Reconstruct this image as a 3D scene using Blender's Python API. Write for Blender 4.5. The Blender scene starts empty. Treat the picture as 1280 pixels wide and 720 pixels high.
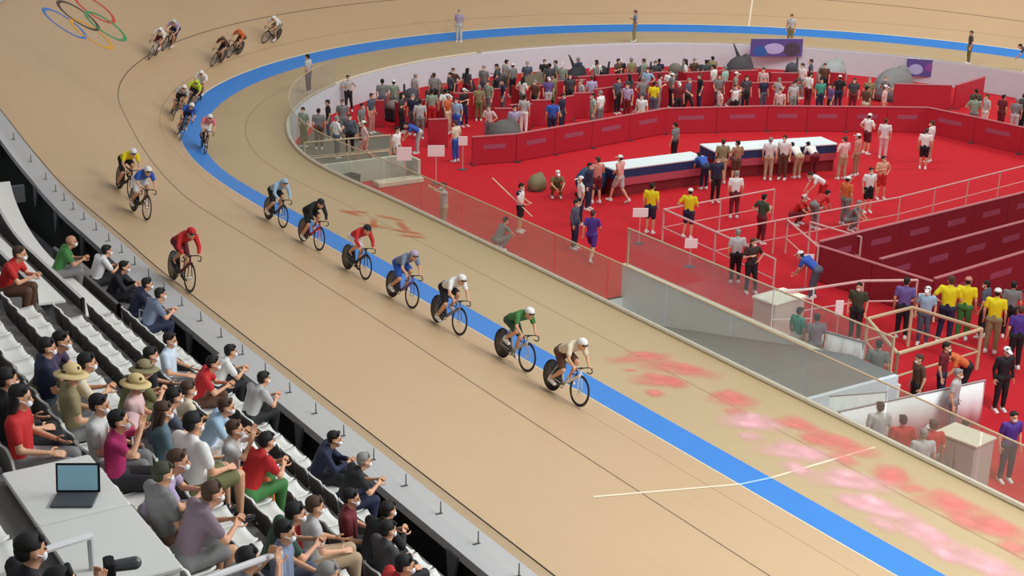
import bpy, math, random
import numpy as np
from mathutils import Vector, Matrix, Euler
C = bpy.context.scene.collection
R = math.radians
random.seed(11)

# ---------------------------------------------------------------- camera
cx, cy, cz, yaw, pitch, roll, FPX = 18.1921, -17.0347, 12.0842, 56.7595, 18.7332, 1.345, 1816.85
TR_R, TR_L, WB, WS, PHI, TW, B0, B1, KB = 23.6931, 9.849, 0.8722, 3.3109, 1.4144, 6.8043, 14.2198, 36.4591, 0.5289
KN = [-0.073,-0.085,-0.091,-0.076,-0.037,-0.027,0.11,-0.293,-0.252,0.02,0.347,0.346,0.035,-0.13,-0.181,-0.168,-0.125,-0.073,-0.018,
 0.043,0.074,0.102,0.114,0.079,-0.334,0.202,0.601,0.596,0.472,0.32,0.186,0.087,0.024,-0.01,-0.024,-0.026,-0.023,-0.019,
 0.147,0.232,0.304,0.329,0.249,-0.093,0.085,0.172,0.225,0.207,0.127,-0.182,-0.597,-0.679,-0.582,-0.416,-0.24,-0.072,0.087,
 -0.091,-0.114,-0.129,-0.116,-0.02,0.095,0.01,-0.279,0.037,0.231,0.175,0.201,0.348,0.36,0.294,0.203,0.111,0.026,-0.054]
y_, p_, r_ = R(yaw), R(pitch), R(roll)
fwd = Vector((-math.sin(y_)*math.cos(p_), math.cos(y_)*math.cos(p_), -math.sin(p_)))
rt = Vector((math.cos(y_), math.sin(y_), 0)); up = rt.cross(fwd)
rt2 = rt*math.cos(r_) + up*math.sin(r_); up2 = -rt*math.sin(r_) + up*math.cos(r_)
cam = bpy.data.objects.new('camera', bpy.data.cameras.new('camera')); C.objects.link(cam)
M = Matrix((rt2, up2, -fwd)).transposed().to_4x4(); M.translation = (cx, cy, cz)
cam.matrix_world = M
cam.data.sensor_fit = 'HORIZONTAL'; cam.data.sensor_width = 36; cam.data.lens = FPX*36/1280
cam.data.clip_end = 400
sc = bpy.context.scene; sc.camera = cam
sc.view_settings.view_transform = 'Standard'; sc.view_settings.look = 'None'
sc.view_settings.gamma = 1; sc.view_settings.use_curve_mapping = False
sc.view_settings.exposure = 0.0

# ---------------------------------------------------------------- the oval: a closed 250 m line with easement curves
arcl = (math.pi/2 - TR_L/(2*TR_R))*TR_R; half = 62.5 - TR_L - arcl
ss = np.linspace(-60, 200, 5201)
q_ = np.abs(ss) % 125; q_ = np.minimum(q_, 125-q_)
kap = np.clip((q_-half)/TR_L, 0, 1)/TR_R
hd = np.concatenate([[0], np.cumsum((kap[1:]+kap[:-1])/2*.05)]); i0 = int(np.argmin(abs(ss))); hd -= hd[i0]
dx_, dy_ = -np.cos(hd), np.sin(hd)
XX = np.concatenate([[0], np.cumsum((dx_[1:]+dx_[:-1])/2*.05)]); YY = np.concatenate([[0], np.cumsum((dy_[1:]+dy_[:-1])/2*.05)])
XX -= XX[i0]; YY -= YY[i0]
s = np.linspace(-45, 170, 1200)
f_ = lambda A: np.interp(s, ss, A)
NX, NY = -np.sin(f_(hd)), -np.cos(f_(hd)); kr = f_(kap)*TR_R
Kp = np.arange(-45, 171, 215/18.); nk = len(Kp)
g_ = np.exp(-.5*(np.arange(-60, 61)*(s[1]-s[0])/4)**2); g_ /= g_.sum()
def knots(j):
    a = np.interp(s, Kp, KN[j*nk:(j+1)*nk]); return np.convolve(np.pad(a, 60, mode='edge'), g_, 'valid')
c_base, c_W, c_st, c_ws = [knots(j) for j in range(4)]
c_W = np.interp(s, [-45, 7, 11, 14.5, 18, 20, 21.5, 23.2, 24, 24.7, 25.5, 28, 32, 36.5, 50, 70, 170], [.05, -.05, -.07, -.28, -.42, -.62, -.75, -.43, -.2, .2, .42, .6, .49, .44, .3, .1, 0])
g2_ = np.exp(-.5*(np.arange(-12, 13)*(s[1]-s[0])/.5)**2); c_W = np.convolve(np.pad(c_W, 12, mode='edge'), g2_/g2_.sum(), 'valid')
X = f_(XX) + NX*c_base; Y = f_(YY) + NY*c_base
TH = np.radians(B0 + (B1-B0)*(3*kr**2 - 2*kr**3))
def at(si, A): return float(np.interp(si, s, A))
def surf(si, d, lift=0.0):
    """point of the track at distance si along the line and d up the bank (negative: towards the infield)"""
    t = at(si, TH); x, y, a, b = at(si, X), at(si, Y), at(si, NX), at(si, NY)
    if d >= 0:
        P = Vector((x+a*d*math.cos(t), y+b*d*math.cos(t), d*math.sin(t))); tn = t
    else:
        tb = t*KB; e = min(-d, WB); P = Vector((x-a*e*math.cos(tb), y-b*e*math.cos(tb), -e*math.sin(tb))); tn = tb
        e2 = -d-e
        if e2 > 0: ph = R(PHI); P -= Vector((a*e2*math.cos(ph), b*e2*math.cos(ph), e2*math.sin(ph))); tn = ph
    if lift: P += Vector((-a*math.sin(tn), -b*math.sin(tn), math.cos(tn)))*lift
    return P
def nrm(si, d):
    t = at(si, TH)*(1 if d >= 0 else KB if d > -WB else 0.05)
    return Vector((-at(si, NX)*math.sin(t), -at(si, NY)*math.sin(t), math.cos(t)))
def wsafe(si): return WB + WS + at(si, c_ws)          # distance of the inner kerb
def wout(si): return TW + at(si, c_W) + 0.42           # distance of the top edge
S0, S1 = -34.0, 150.0
NS = 460
SV = [S0 + (S1-S0)*i/NS for i in range(NS+1)]

# ---------------------------------------------------------------- materials
def lin(c):
    if isinstance(c, str):
        c = tuple(int(c[i:i+2], 16)/255 for i in (0, 2, 4))
    return tuple(((v+.055)/1.055)**2.4 if v > .04045 else v/12.92 for v in c)
MATS = {}
def mat(name, col, rough=.6, noise=.08, scale=6, metal=0, spec=.5, bump=0, coat=0):
    if name in MATS: return MATS[name]
    m = bpy.data.materials.new(name); m.use_nodes = True; nt = m.node_tree; b = nt.nodes['Principled BSDF']
    col = lin(col)
    b.inputs['Roughness'].default_value = rough; b.inputs['Metallic'].default_value = metal
    b.inputs['Specular IOR Level'].default_value = spec
    if coat: b.inputs['Coat Weight'].default_value = coat; b.inputs['Coat Roughness'].default_value = .25
    tc = nt.nodes.new('ShaderNodeTexCoord'); n = nt.nodes.new('ShaderNodeTexNoise'); n.inputs['Scale'].default_value = scale
    n.inputs['Detail'].default_value = 4
    nt.links.new(tc.outputs['Object'], n.inputs['Vector'])
    mx = nt.nodes.new('ShaderNodeMix'); mx.data_type = 'RGBA'
    mx.inputs[6].default_value = tuple(v*(1-noise) for v in col)+(1,); mx.inputs[7].default_value = tuple(min(1, v*(1+noise)) for v in col)+(1,)
    nt.links.new(n.outputs['Fac'], mx.inputs[0]); nt.links.new(mx.outputs[2], b.inputs['Base Color'])
    if bump:
        bp = nt.nodes.new('ShaderNodeBump'); bp.inputs['Strength'].default_value = bump; bp.inputs['Distance'].default_value = .01
        nt.links.new(n.outputs['Fac'], bp.inputs['Height']); nt.links.new(bp.outputs['Normal'], b.inputs['Normal'])
    MATS[name] = m; return m
def wood_mat(name, c1, c2):
    """long narrow varnished boards running round the track: UV x = metres along, y = metres across"""
    m = bpy.data.materials.new(name); m.use_nodes = True; nt = m.node_tree; b = nt.nodes['Principled BSDF']
    b.inputs['Roughness'].default_value = .42; b.inputs['Specular IOR Level'].default_value = .35
    uv = nt.nodes.new('ShaderNodeUVMap'); mp = nt.nodes.new('ShaderNodeMapping'); mp.inputs['Scale'].default_value = (.35, 9, 1)
    n = nt.nodes.new('ShaderNodeTexNoise'); n.inputs['Scale'].default_value = 1.3; n.inputs['Detail'].default_value = 5
    n2 = nt.nodes.new('ShaderNodeTexNoise'); n2.inputs['Scale'].default_value = .25; n2.inputs['Detail'].default_value = 2
    nt.links.new(uv.outputs[0], mp.inputs[0]); nt.links.new(mp.outputs[0], n.inputs['Vector']); nt.links.new(uv.outputs[0], n2.inputs['Vector'])
    ad = nt.nodes.new('ShaderNodeMath'); ad.operation = 'ADD'; h = nt.nodes.new('ShaderNodeMath'); h.operation = 'MULTIPLY'; h.inputs[1].default_value = .5
    nt.links.new(n.outputs['Fac'], ad.inputs[0]); nt.links.new(n2.outputs['Fac'], ad.inputs[1]); nt.links.new(ad.outputs[0], h.inputs[0])
    mx = nt.nodes.new('ShaderNodeMix'); mx.data_type = 'RGBA'; mx.inputs[6].default_value = lin(c1)+(1,); mx.inputs[7].default_value = lin(c2)+(1,)
    nt.links.new(h.outputs[0], mx.inputs[0]); nt.links.new(mx.outputs[2], b.inputs['Base Color'])
    MATS[name] = m; return m
def glass_mat(name, tint, haze, alpha):
    m = bpy.data.materials.new(name); m.use_nodes = True; nt = m.node_tree; nt.nodes.clear()
    out = nt.nodes.new('ShaderNodeOutputMaterial'); tr = nt.nodes.new('ShaderNodeBsdfTransparent'); tr.inputs[0].default_value = tint+(1,)
    df = nt.nodes.new('ShaderNodeBsdfDiffuse'); df.inputs[0].default_value = haze+(1,)
    gl = nt.nodes.new('ShaderNodeBsdfGlossy'); gl.inputs['Roughness'].default_value = .08
    a = nt.nodes.new('ShaderNodeMixShader'); a.inputs[0].default_value = alpha
    b = nt.nodes.new('ShaderNodeMixShader'); b.inputs[0].default_value = .05
    tc = nt.nodes.new('ShaderNodeTexCoord'); n = nt.nodes.new('ShaderNodeTexNoise'); n.inputs['Scale'].default_value = .8
    mr = nt.nodes.new('ShaderNodeMapRange'); mr.inputs[3].default_value = alpha*.7; mr.inputs[4].default_value = alpha*1.3
    nt.links.new(tc.outputs['Object'], n.inputs['Vector']); nt.links.new(n.outputs['Fac'], mr.inputs[0]); nt.links.new(mr.outputs[0], a.inputs[0])
    nt.links.new(tr.outputs[0], a.inputs[1]); nt.links.new(df.outputs[0], a.inputs[2])
    nt.links.new(a.outputs[0], b.inputs[1]); nt.links.new(gl.outputs[0], b.inputs[2]); nt.links.new(b.outputs[0], out.inputs[0])
    MATS[name] = m; return m
WOOD = wood_mat('track_wood', 'ba9a75', 'cdae88')
WOODS = wood_mat('inner_wood', 'b39a72', 'c4ac84')
BLUE = mat('blue_paint', '2f7fd0', .45, .06, 1.5)
LINE = mat('dark_line', '4a3b2f', .5)
LINE2 = mat('brown_line', '7a6048', .5)
PALE = mat('pale_line', 'e6d8bc', .5)
CONC = mat('kerb_cream', 'd9cfb8', .5)
WHITEW = mat('white_board', 'd2dce2', .5, .05, 2)
RED = mat('red_carpet', 'bd212b', .85, .07, 1.2, spec=.15)
REDP = mat('red_panel', 'b01e30', .5, .06, 2)
REDD = mat('dark_red_panel', '8a1f2c', .5, .08, 2)
PINKT = mat('pink_trim', 'b86a6e', .5)
PINKB = mat('pink_mark', 'a04a62', .6)
DARK = mat('dark_grey', '2b2928', .8)
NAVYD = mat('dark_navy_carpet', '14151d', .9)
BLK = mat('black_void', '0b0b0c', .9)
STEP = mat('stand_concrete', '6e6a66', .85, .1, 3)
SEATM = mat('seat_plastic', 'e0ddd6', .45, .04, 4)
SEATB = mat('seat_shell_back', '75716e', .5, .05, 4)
METAL = mat('brushed_metal', 'b9b9b9', .35, .05, 8, metal=.7)
DMET = mat('dark_metal', '4b4c4e', .45)
WHITE = mat('white_paint', 'ececea', .5)
GREYW = mat('grey_wall', 'f0f2f0', .7, .06, 1.5)
SAGEW = mat('pale_green_wall', 'b9c4b4', .6, .08, 1.5)
RAMP = mat('ramp_grey', '737371', .8, .06, 1.5)
CREAM = mat('cream_rail', 'c9b08e', .5)
GLASS = glass_mat('clear_glass', (.95, .96, .94), (.60, .62, .57), .13)
GLASSO = glass_mat('rim_glass', (.9, .9, .88), (.65, .62, .58), .14)
COLS = dict(white='e9e6e2', white2='dcd8d6', lightgrey='b9b6b4', grey='7d7b7a', darkgrey='454448', slate='515766', black='17161a', navy='1f2542',
 blue='2c56b0', yellow='e6d312', red='c01f22', maroon='6a1a24', pink='d77c88', palepink='e0b9b6', salmon='c98276', salmon2='dd9a8c', olive='6b6a3f',
 beige='b39a7c', brown='5c3d2c', green='3f7a3c', skyblue='9db9cf', orange='d26a35', purple='4a2f86', violet='6a5590', camo='3c4a38', darkbrown='3a2624',
 khaki='8d815c', tan='a2785c', peach='e0a98c', darkolive='3d3f2b', teal='3f9a84', mauve='84707a', sage='8e9a86', cream='dccdb0', lilac='b2a2c0',
 mint='9fc0ae', darkgreen='2c4a36', bluegrey='77829a', patterned='c9d6e4', tealgrey='58707a', palegrey='c9c7c3', plum='3f3350', magenta='a81f5c',
 straw='d6bd86', skin='d9a27f', skin2='c08a68', hairblack='15120f', hairbrown='4a3324', hairgrey='8c8884', sole='e4e2df', gold='d9b21f')
def cm(n): return mat('fabric_'+n, COLS[n], .75, .06, 14)
SKIN = mat('skin', COLS['skin'], .55, .05, 20); SKIN2 = mat('skin_tan', COLS['skin2'], .55, .05, 20)
EYE = mat('eye_dark', '201814', .3); LIP = mat('lip', 'a5564a', .5)

# ---------------------------------------------------------------- mesh helpers
class MB:
    def __init__(self): self.v = []; self.f = []; self.m = []; self.mats = []; self.uv = None
    def mi(self, m):
        if m not in self.mats: self.mats.append(m)
        return self.mats.index(m)
    def add(self, vs, fs, m=0):
        o = len(self.v); self.v += [tuple(v) for v in vs]; self.f += [tuple(i+o for i in f) for f in fs]; self.m += [m]*len(fs)
    def box(self, c, d, m=0, rot=None, bev=0.0):
        hx, hy, hz = d[0]/2, d[1]/2, d[2]/2
        if bev <= 0:
            vs = [(x, y, z) for x in (-hx, hx) for y in (-hy, hy) for z in (-hz, hz)]
            fs = [(0, 1, 3, 2), (4, 6, 7, 5), (0, 4, 5, 1), (2, 3, 7, 6), (0, 2, 6, 4), (1, 5, 7, 3)]
        else:
            b = min(bev, hx*.49, hy*.49, hz*.49)
            loop = lambda ax, ay, z: [(ax, ay-b, z), (ax-b, ay, z), (-ax+b, ay, z), (-ax, ay-b, z), (-ax, -ay+b, z), (-ax+b, -ay, z), (ax-b, -ay, z), (ax, -ay+b, z)]
            vs = loop(hx-b, hy-b, -hz)+loop(hx, hy, -hz+b)+loop(hx, hy, hz-b)+loop(hx-b, hy-b, hz)
            fs = [tuple(range(7, -1, -1)), tuple(range(24, 32))]
            for k in range(3):
                for i in range(8): j = (i+1) % 8; fs.append((k*8+i, k*8+j, k*8+8+j, k*8+8+i))
        if rot is not None: vs = [rot @ Vector(v) for v in vs]
        self.add([(v[0]+c[0], v[1]+c[1], v[2]+c[2]) for v in vs], fs, m)
    def cap(self, a, b, ra, rb, m=0, seg=10, flat=1.0, side=None, hemi=3):
        """tapered capsule from a to b; flat squeezes it across 'side'"""
        a, b = Vector(a), Vector(b); d = b-a
        if d.length < 1e-5: d = Vector((0, 0, 1e-3)); b = a+d
        z = d.normalized(); x = Vector(side) if side is not None else (Vector((0, 1, 0)) if abs(z.y) < .9 else Vector((1, 0, 0)))
        x = (x - z*x.dot(z)).normalized(); y = z.cross(x)
        rings = []
        for i in range(hemi):
            t = -math.pi/2*(1-(i+.35)/hemi); rings.append((a+z*ra*math.sin(t), ra*math.cos(t)))
        rings.append((a, ra)); rings.append((b, rb))
        for i in range(hemi):
            t = math.pi/2*((i+.65)/hemi); rings.append((b+z*rb*math.sin(t), rb*math.cos(t)))
        vs = []
        for c, r in rings:
            for k in range(seg):
                t = 2*math.pi*k/seg; vs.append(c + x*r*math.cos(t) + y*r*flat*math.sin(t))
        n = len(rings); vs += [a-z*ra, b+z*rb]; fs = []
        for i in range(n-1):
            for k in range(seg): j = (k+1) % seg; fs.append((i*seg+k, i*seg+j, i*seg+seg+j, i*seg+seg+k))
        for k in range(seg): j = (k+1) % seg; fs.append((n*seg, j, k)); fs.append((n*seg+1, (n-1)*seg+k, (n-1)*seg+j))
        self.add(vs, fs, m)
    def tube(self, pts, r, m=0, seg=8, closed=False):
        pts = [Vector(p) for p in pts]; n = len(pts); vs = []; fs = []; px = None
        for i, p in enumerate(pts):
            if closed: t = pts[(i+1) % n]-pts[i-1]
            else: t = pts[min(i+1, n-1)]-pts[max(i-1, 0)]
            t.normalize()
            if px is None: px = t.orthogonal().normalized()
            x = (px - t*px.dot(t)).normalized(); px = x; y = t.cross(x)
            rr = r[i] if isinstance(r, (list, tuple)) else r
            for k in range(seg): a = 2*math.pi*k/seg; vs.append(p+x*rr*math.cos(a)+y*rr*math.sin(a))
        for i in range(n if closed else n-1):
            i2 = (i+1) % n
            for k in range(seg): j = (k+1) % seg; fs.append((i*seg+k, i*seg+j, i2*seg+j, i2*seg+k))
        if not closed: fs.append(tuple(range(seg-1, -1, -1))); fs.append(tuple((n-1)*seg+k for k in range(seg)))
        self.add(vs, fs, m)
    def ell(self, c, r, m=0, rot=None, seg=14, rings=9, zmin=None):
        vs = [Vector((0, 0, -1))]; fs = []
        for i in range(1, rings):
            t = -math.pi/2+math.pi*i/rings
            for k in range(seg): a = 2*math.pi*k/seg; vs.append(Vector((math.cos(t)*math.cos(a), math.cos(t)*math.sin(a), math.sin(t))))
        vs.append(Vector((0, 0, 1)))
        for k in range(seg): j = (k+1) % seg; fs.append((0, 1+j, 1+k)); fs.append((len(vs)-1, len(vs)-1-seg+k, len(vs)-1-seg+j))
        for i in range(rings-2):
            for k in range(seg): j = (k+1) % seg; fs.append((1+i*seg+k, 1+i*seg+j, 1+i*seg+seg+j, 1+i*seg+seg+k))
        out = []
        for v in vs:
            if zmin is not None: v.z = max(v.z, zmin)
            w = Vector((v.x*r[0], v.y*r[1], v.z*r[2]))
            if rot is not None: w = rot @ w
            out.append(w+Vector(c))
        self.add(out, fs, m)
    def mesh(self, name, mats, smooth=False):
        me = bpy.data.meshes.new(name); me.from_pydata(self.v, [], self.f)
        for m in mats: me.materials.append(m)
        me.polygons.foreach_set('material_index', self.m)
        if smooth: me.polygons.foreach_set('use_smooth', [True]*len(self.f))
        me.update(); return me
    def obj(self, name, mats, parent=None, smooth=False, **kw):
        if not isinstance(mats, (list, tuple)): mats = [mats]
        return link(name, self.mesh(name, mats, smooth), parent, **kw)
def link(name, me, parent=None, loc=None, **kw):
    o = bpy.data.objects.new(name, me); C.objects.link(o); o.parent = parent
    if loc is not None: o.location = loc
    for k, v in kw.items(): o[k] = v
    return o
def empty(name, loc, rz=0, **kw):
    o = bpy.data.objects.new(name, None); C.objects.link(o); o.location = loc; o.rotation_euler = (0, 0, rz); o.empty_display_size = .2
    for k, v in kw.items(): o[k] = v
    return o
def struct(o): o['kind'] = 'structure'; return o
def remesh(mb, voxel, smooth=2, m=0, into=None):
    me = mb.mesh('tmp', []); o = bpy.data.objects.new('tmp', me); C.objects.link(o)
    md = o.modifiers.new('r', 'REMESH'); md.mode = 'VOXEL'; md.voxel_size = voxel
    if smooth: sm = o.modifiers.new('s', 'SMOOTH'); sm.iterations = smooth; sm.factor = .5
    dg = bpy.context.evaluated_depsgraph_get(); dg.update()
    e = bpy.data.meshes.new_from_object(o.evaluated_get(dg))
    vs = [tuple(v.co) for v in e.vertices]; fs = [tuple(p.vertices) for p in e.polygons]
    bpy.data.objects.remove(o); bpy.data.meshes.remove(me); bpy.data.meshes.remove(e)
    t = into or MB(); t.add(vs, fs, m); return t

# ---------------------------------------------------------------- the track
def ribbon(cols, mats, name, lo=S0, hi=S1, n=NS):
    """cols: list of functions s -> point, one material index per gap"""
    mb = MB(); sv = [lo+(hi-lo)*i/n for i in range(n+1)]; k = len(cols); uv = []
    for si in sv:
        for c in cols: mb.v.append(tuple(c(si)))
    for i in range(n):
        for j in range(k-1):
            a = i*k+j; mb.f.append((a, a+k, a+k+1, a+1)); mb.m.append(mats[j])
    return mb, sv, k
dl = [lambda a: -wsafe(a)-.02, lambda a: -wsafe(a)+1.55, lambda a: -wsafe(a)+1.585, lambda a: -WB-.05, lambda a: -WB, lambda a: 0.0, lambda a: .045,
      lambda a: .2, lambda a: .225, lambda a: .86, lambda a: .885, lambda a: 1.6,
      lambda a: 2.5+at(a, c_st)-.025, lambda a: 2.5+at(a, c_st)+.025, lambda a: 4.0, lambda a: 5.5, lambda a: wout(a)]
tm = [1, 4, 1, 1, 2, 6, 0, 0, 0, 4, 0, 0, 3, 0, 0, 0]
mb, sv, k = ribbon([(lambda a, g=g: surf(a, g(a))) for g in dl], tm, 'cycling_track')
# underside so the shell is solid
me = mb.mesh('cycling_track', [WOOD, WOODS, BLUE, LINE2, mat('joint_line', '97795a', .5), WOODS, mat('pale_edge', 'e0cfa4', .5)])
uvl = me.uv_layers.new(name='UVMap')
dv = [[g(a) for g in dl] for a in sv]
for pl in me.polygons:
    for li in pl.loop_indices:
        vi = me.loops[li].vertex_index; uvl.data[li].uv = (sv[vi//k], dv[vi//k][vi % k])
tr = struct(link('cycling_track', me))
sol = tr.modifiers.new('thickness', 'SOLIDIFY'); sol.thickness = .09; sol.offset = 1 if False else -1
# across lines
def crossline(d0, s_0, d1, s_1, w, m, name, n=14):
    mb = MB()
    for i in range(n+1):
        t = i/n; d = d0+(d1-d0)*t; a = s_0+(s_1-s_0)*t
        mb.v += [tuple(surf(a-w/2, d, .006)), tuple(surf(a+w/2, d, .006))]
    for i in range(n): mb.f.append((2*i, 2*i+1, 2*i+3, 2*i+2)); mb.m.append(0)
    return struct(mb.obj(name, m))
crossline(-3.75, .12, -WB, .03, .06, PALE, 'trim_1'); crossline(-WB, .03, 0, -.05, .06, mat('pale_blue_line', '9cc4f4', .5), 'trim_2'); crossline(0, -.05, 3.97, -.62, .06, PALE, 'trim_3')
crossline(0, 78.87, 6.9, 79.4, .09, PALE, 'trim_4')
# five interlaced painted rings high on the left bank
def ring(s0, d0, rs, rd, w, m, nm):
    mb = MB(); n = 48
    for i in range(n):
        t = 2*math.pi*i/n
        for r in (1, 1-w/rs): mb.v.append(tuple(surf(s0+rs*r*math.cos(t), d0+rd*r*math.sin(t), .006+RL)))
    for i in range(n): j = (i+1) % n; mb.f.append((2*i, 2*j, 2*j+1, 2*i+1)); mb.m.append(0)
    return mb.obj(nm, m, rings_root)
rings_root = empty('painted_rings', surf(38.7, 5.1), label='five interlaced coloured rings painted high on the left bank of the wooden track', category='emblem')
rings_root_inv = rings_root.matrix_world.inverted()
for nm, s_, d_, c_, RL in [('blue_ring', 36.97, 5.62, '3f74c4', 0), ('black_ring', 38.72, 5.62, '4c3426', .003), ('red_ring', 40.47, 5.62, 'd0412f', .001), ('yellow_ring', 37.85, 4.68, 'e2a21c', .002), ('green_ring', 39.62, 4.68, '3f9a5c', .004)]:
    o = ring(s_, d_, .8, .98, .13, mat(nm, c_, .5), nm); o.matrix_parent_inverse = Matrix.Translation(rings_root.location).inverted()
# pale pink brush-like graphics painted on the inner flat strip
def spray_mat(name, col, op):
    """thin sprayed paint whose edges fade into the boards (UV: x along, y across the stroke)"""
    m = bpy.data.materials.new(name); m.use_nodes = True; nt = m.node_tree; nt.nodes.clear(); N = nt.nodes.new; L = nt.links.new
    out = N('ShaderNodeOutputMaterial'); df = N('ShaderNodeBsdfDiffuse'); df.inputs[0].default_value = lin(col)+(1,); tr = N('ShaderNodeBsdfTransparent'); mx = N('ShaderNodeMixShader')
    uv = N('ShaderNodeUVMap'); sp = N('ShaderNodeSeparateXYZ'); L(uv.outputs[0], sp.inputs[0]); fac = None
    for o in (0, 1):
        s_ = N('ShaderNodeMath'); s_.operation = 'MULTIPLY'; s_.inputs[1].default_value = math.pi; L(sp.outputs[o], s_.inputs[0])
        t_ = N('ShaderNodeMath'); t_.operation = 'SINE'; L(s_.outputs[0], t_.inputs[0])
        if fac is None: fac = t_
        else: q = N('ShaderNodeMath'); q.operation = 'MULTIPLY'; L(fac.outputs[0], q.inputs[0]); L(t_.outputs[0], q.inputs[1]); fac = q
    ns = N('ShaderNodeTexNoise'); ns.inputs['Scale'].default_value = 2.2; tc = N('ShaderNodeTexCoord'); L(tc.outputs['Object'], ns.inputs['Vector'])
    q = N('ShaderNodeMath'); q.operation = 'MULTIPLY'; L(fac.outputs[0], q.inputs[0]); L(ns.outputs['Fac'], q.inputs[1]); q2 = N('ShaderNodeMath'); q2.operation = 'MULTIPLY'; q2.inputs[1].default_value = op*2.0; q2.use_clamp = True; L(q.outputs[0], q2.inputs[0])
    L(q2.outputs[0], mx.inputs[0]); L(tr.outputs[0], mx.inputs[1]); L(df.outputs[0], mx.inputs[2]); L(mx.outputs[0], out.inputs[0]); MATS[name] = m; return m
bl_n = [0]
def blob(pts, w, m, name, lab, grp, lift=.008):
    mb = MB(); uvs = []
    for q_i, (a, d, a2, d2, ww) in enumerate(pts):
        n = 8; o = len(mb.v); bl_n[0] += 1; lf = .005+.0011*(bl_n[0] % 9)
        for i in range(n+1):
            t = i/n; sa = a+(a2-a)*t; sd = d+(d2-d)*t; dx, dy = (a2-a), (d2-d); L = math.hypot(dx, dy) or 1; nx_, ny_ = -dy/L, dx/L
            for e in (-1, 0, 1): mb.v.append(tuple(surf(sa+nx_*ww*.5*e, sd+ny_*ww*.5*e, lf))); uvs.append((t, (e+1)/2))
        for i in range(n):
            for e in (0, 1): p0 = o+3*i+e; mb.f.append((p0, p0+1, p0+4, p0+3)); mb.m.append(0)
    ob = mb.obj(name, m, None, label=lab.replace('pink brush mark painted on the inner boards, pale one', 'pale pink mark on the inner boards').replace('pink brush mark painted on the inner boards, small one', 'small pink mark on the inner boards').replace('pink brush mark painted on the inner boards', 'pink mark on the inner boards'), category='floor graphic', group=grp)
    ul = ob.data.uv_layers.new(name='UVMap')
    for pl in ob.data.polygons:
        for li in pl.loop_indices: ul.data[li].uv = uvs[ob.data.loops[li].vertex_index]
    return ob
PK = [spray_mat('faded_red_paint', 'cf7454', .6), spray_mat('pink_paint', 'ee8f86', .62), spray_mat('pale_pink_paint', 'f3bcc0', .7)]
blob([(20.9, -2.15, 19.8, -2.5, .3), (20.7, -2.1, 20.2, -2.9, .3), (19.3, -2.0, 18.3, -2.6, .3), (19.6, -2.7, 18.5, -2.1, .28), (18.4, -2.5, 17.3, -3.2, .3), (19.1, -3.2, 17.8, -2.9, .3), (17.7, -2.4, 17.0, -3.1, .28), (19.9, -2.9, 18.8, -3.4, .3)], 0, PK[0], 'floor_graphic', 'faded red brush marks painted on the inner boards above the fifth rider', 'painted marks on the inner boards')
marks = [(6.4, -2.05, 6.2, -3.1, .32, 1), (5.75, -2.5, 4.9, -3.3, .42, 1), (5.2, -1.7, 4.7, -2.35, .4, 1), (3.6, -2.6, 3.1, -3.0, .5, 1), (2.5, -2.0, 1.9, -2.7, .5, 2), (1.9, -3.0, 1.2, -3.25, .3, 1), (1.0, -1.75, .2, -2.5, .45, 2), (.9, -2.9, .1, -3.4, .45, 1),
 (-.5, -1.7, -1.2, -2.5, .45, 2), (-.9, -3.1, -1.3, -2.8, .5, 1), (-1.5, -1.5, -2.3, -1.9, .4, 2), (-2.1, -2.9, -2.9, -3.2, .5, 1), (-2.7, -1.6, -3.6, -1.75, .4, 2), (-3.3, -2.9, -3.9, -3.2, .45, 1), (-4.0, -1.6, -4.8, -1.9, .4, 2), (-4.5, -2.8, -5.2, -3.1, .45, 1)]
PLC = ['beside the leading rider, leftmost of the near ones', 'second from the left of the near pink marks', 'third from the left of the near pink marks', 'just left of the cream crossline, by the kerb side', 'pale one left of the cream crossline',
 'small one by the dark joint left of the crossline', 'pale one touching the cream crossline', 'at the kerb end of the cream crossline', 'pale one just right of the crossline beside the blue band', 'by the kerb just right of the crossline',
 'second pale one right of the crossline', 'second by the kerb right of the crossline', 'third pale one right of the crossline', 'third by the kerb right of the crossline', 'lowest pale one by the blue band', 'nearest the lower right corner by the kerb']
for (a, d, a2, d2, w, mi), pl in zip(marks, PLC):
    blob([(a+.5*(a-a2), d-.35*(d2-d), a2-.5*(a-a2), d2+.35*(d2-d), w*1.75), (a+.35, d-.3, a2+.1, d2-.05, w*1.4), (a-.5, d+.1, a2-.5, d+.2, w*1.2)], 0, PK[mi], 'floor_graphic', 'pink brush mark painted on the inner boards, '+pl, 'painted marks on the inner boards')

# outer rim: coping, skirt, glass fence
def off(si, d, z=None):
    P = surf(si, d)
    return P
def rimpt(si, o, dz):
    P = surf(si, wout(si)); return Vector((P.x+at(si, NX)*o, P.y+at(si, NY)*o, P.z+dz))
mb, _, _ = ribbon([lambda a: rimpt(a, -.08, .02), lambda a: rimpt(a, .54, .05), lambda a: rimpt(a, .54, -.10), lambda a: rimpt(a, .46, -.12), lambda a: rimpt(a, .46, -6.0)], [0, 0, 1, 2], 'rim')
struct(mb.obj('trim_5', [mat('coping_white', 'ccc9c8', .6, .04, 2), DARK, BLK]))
fe = empty('rim_fence', rimpt(10, .2, 0), label='low clear fence with a thin dark top rail along the outer rim of the track', category='fence')
mb, _, _ = ribbon([lambda a: rimpt(a, .19, .03), lambda a: rimpt(a, .19, .47)], [0], 'x'); g = mb.obj('glass_panel', GLASSO, fe)
mb = MB(); mb.tube([rimpt(a, .19, .48) for a in SV], .011); g2 = mb.obj('top_rail', LINE, fe)
FE = [g, g2]
a = -12.0; cnt = 0
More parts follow.
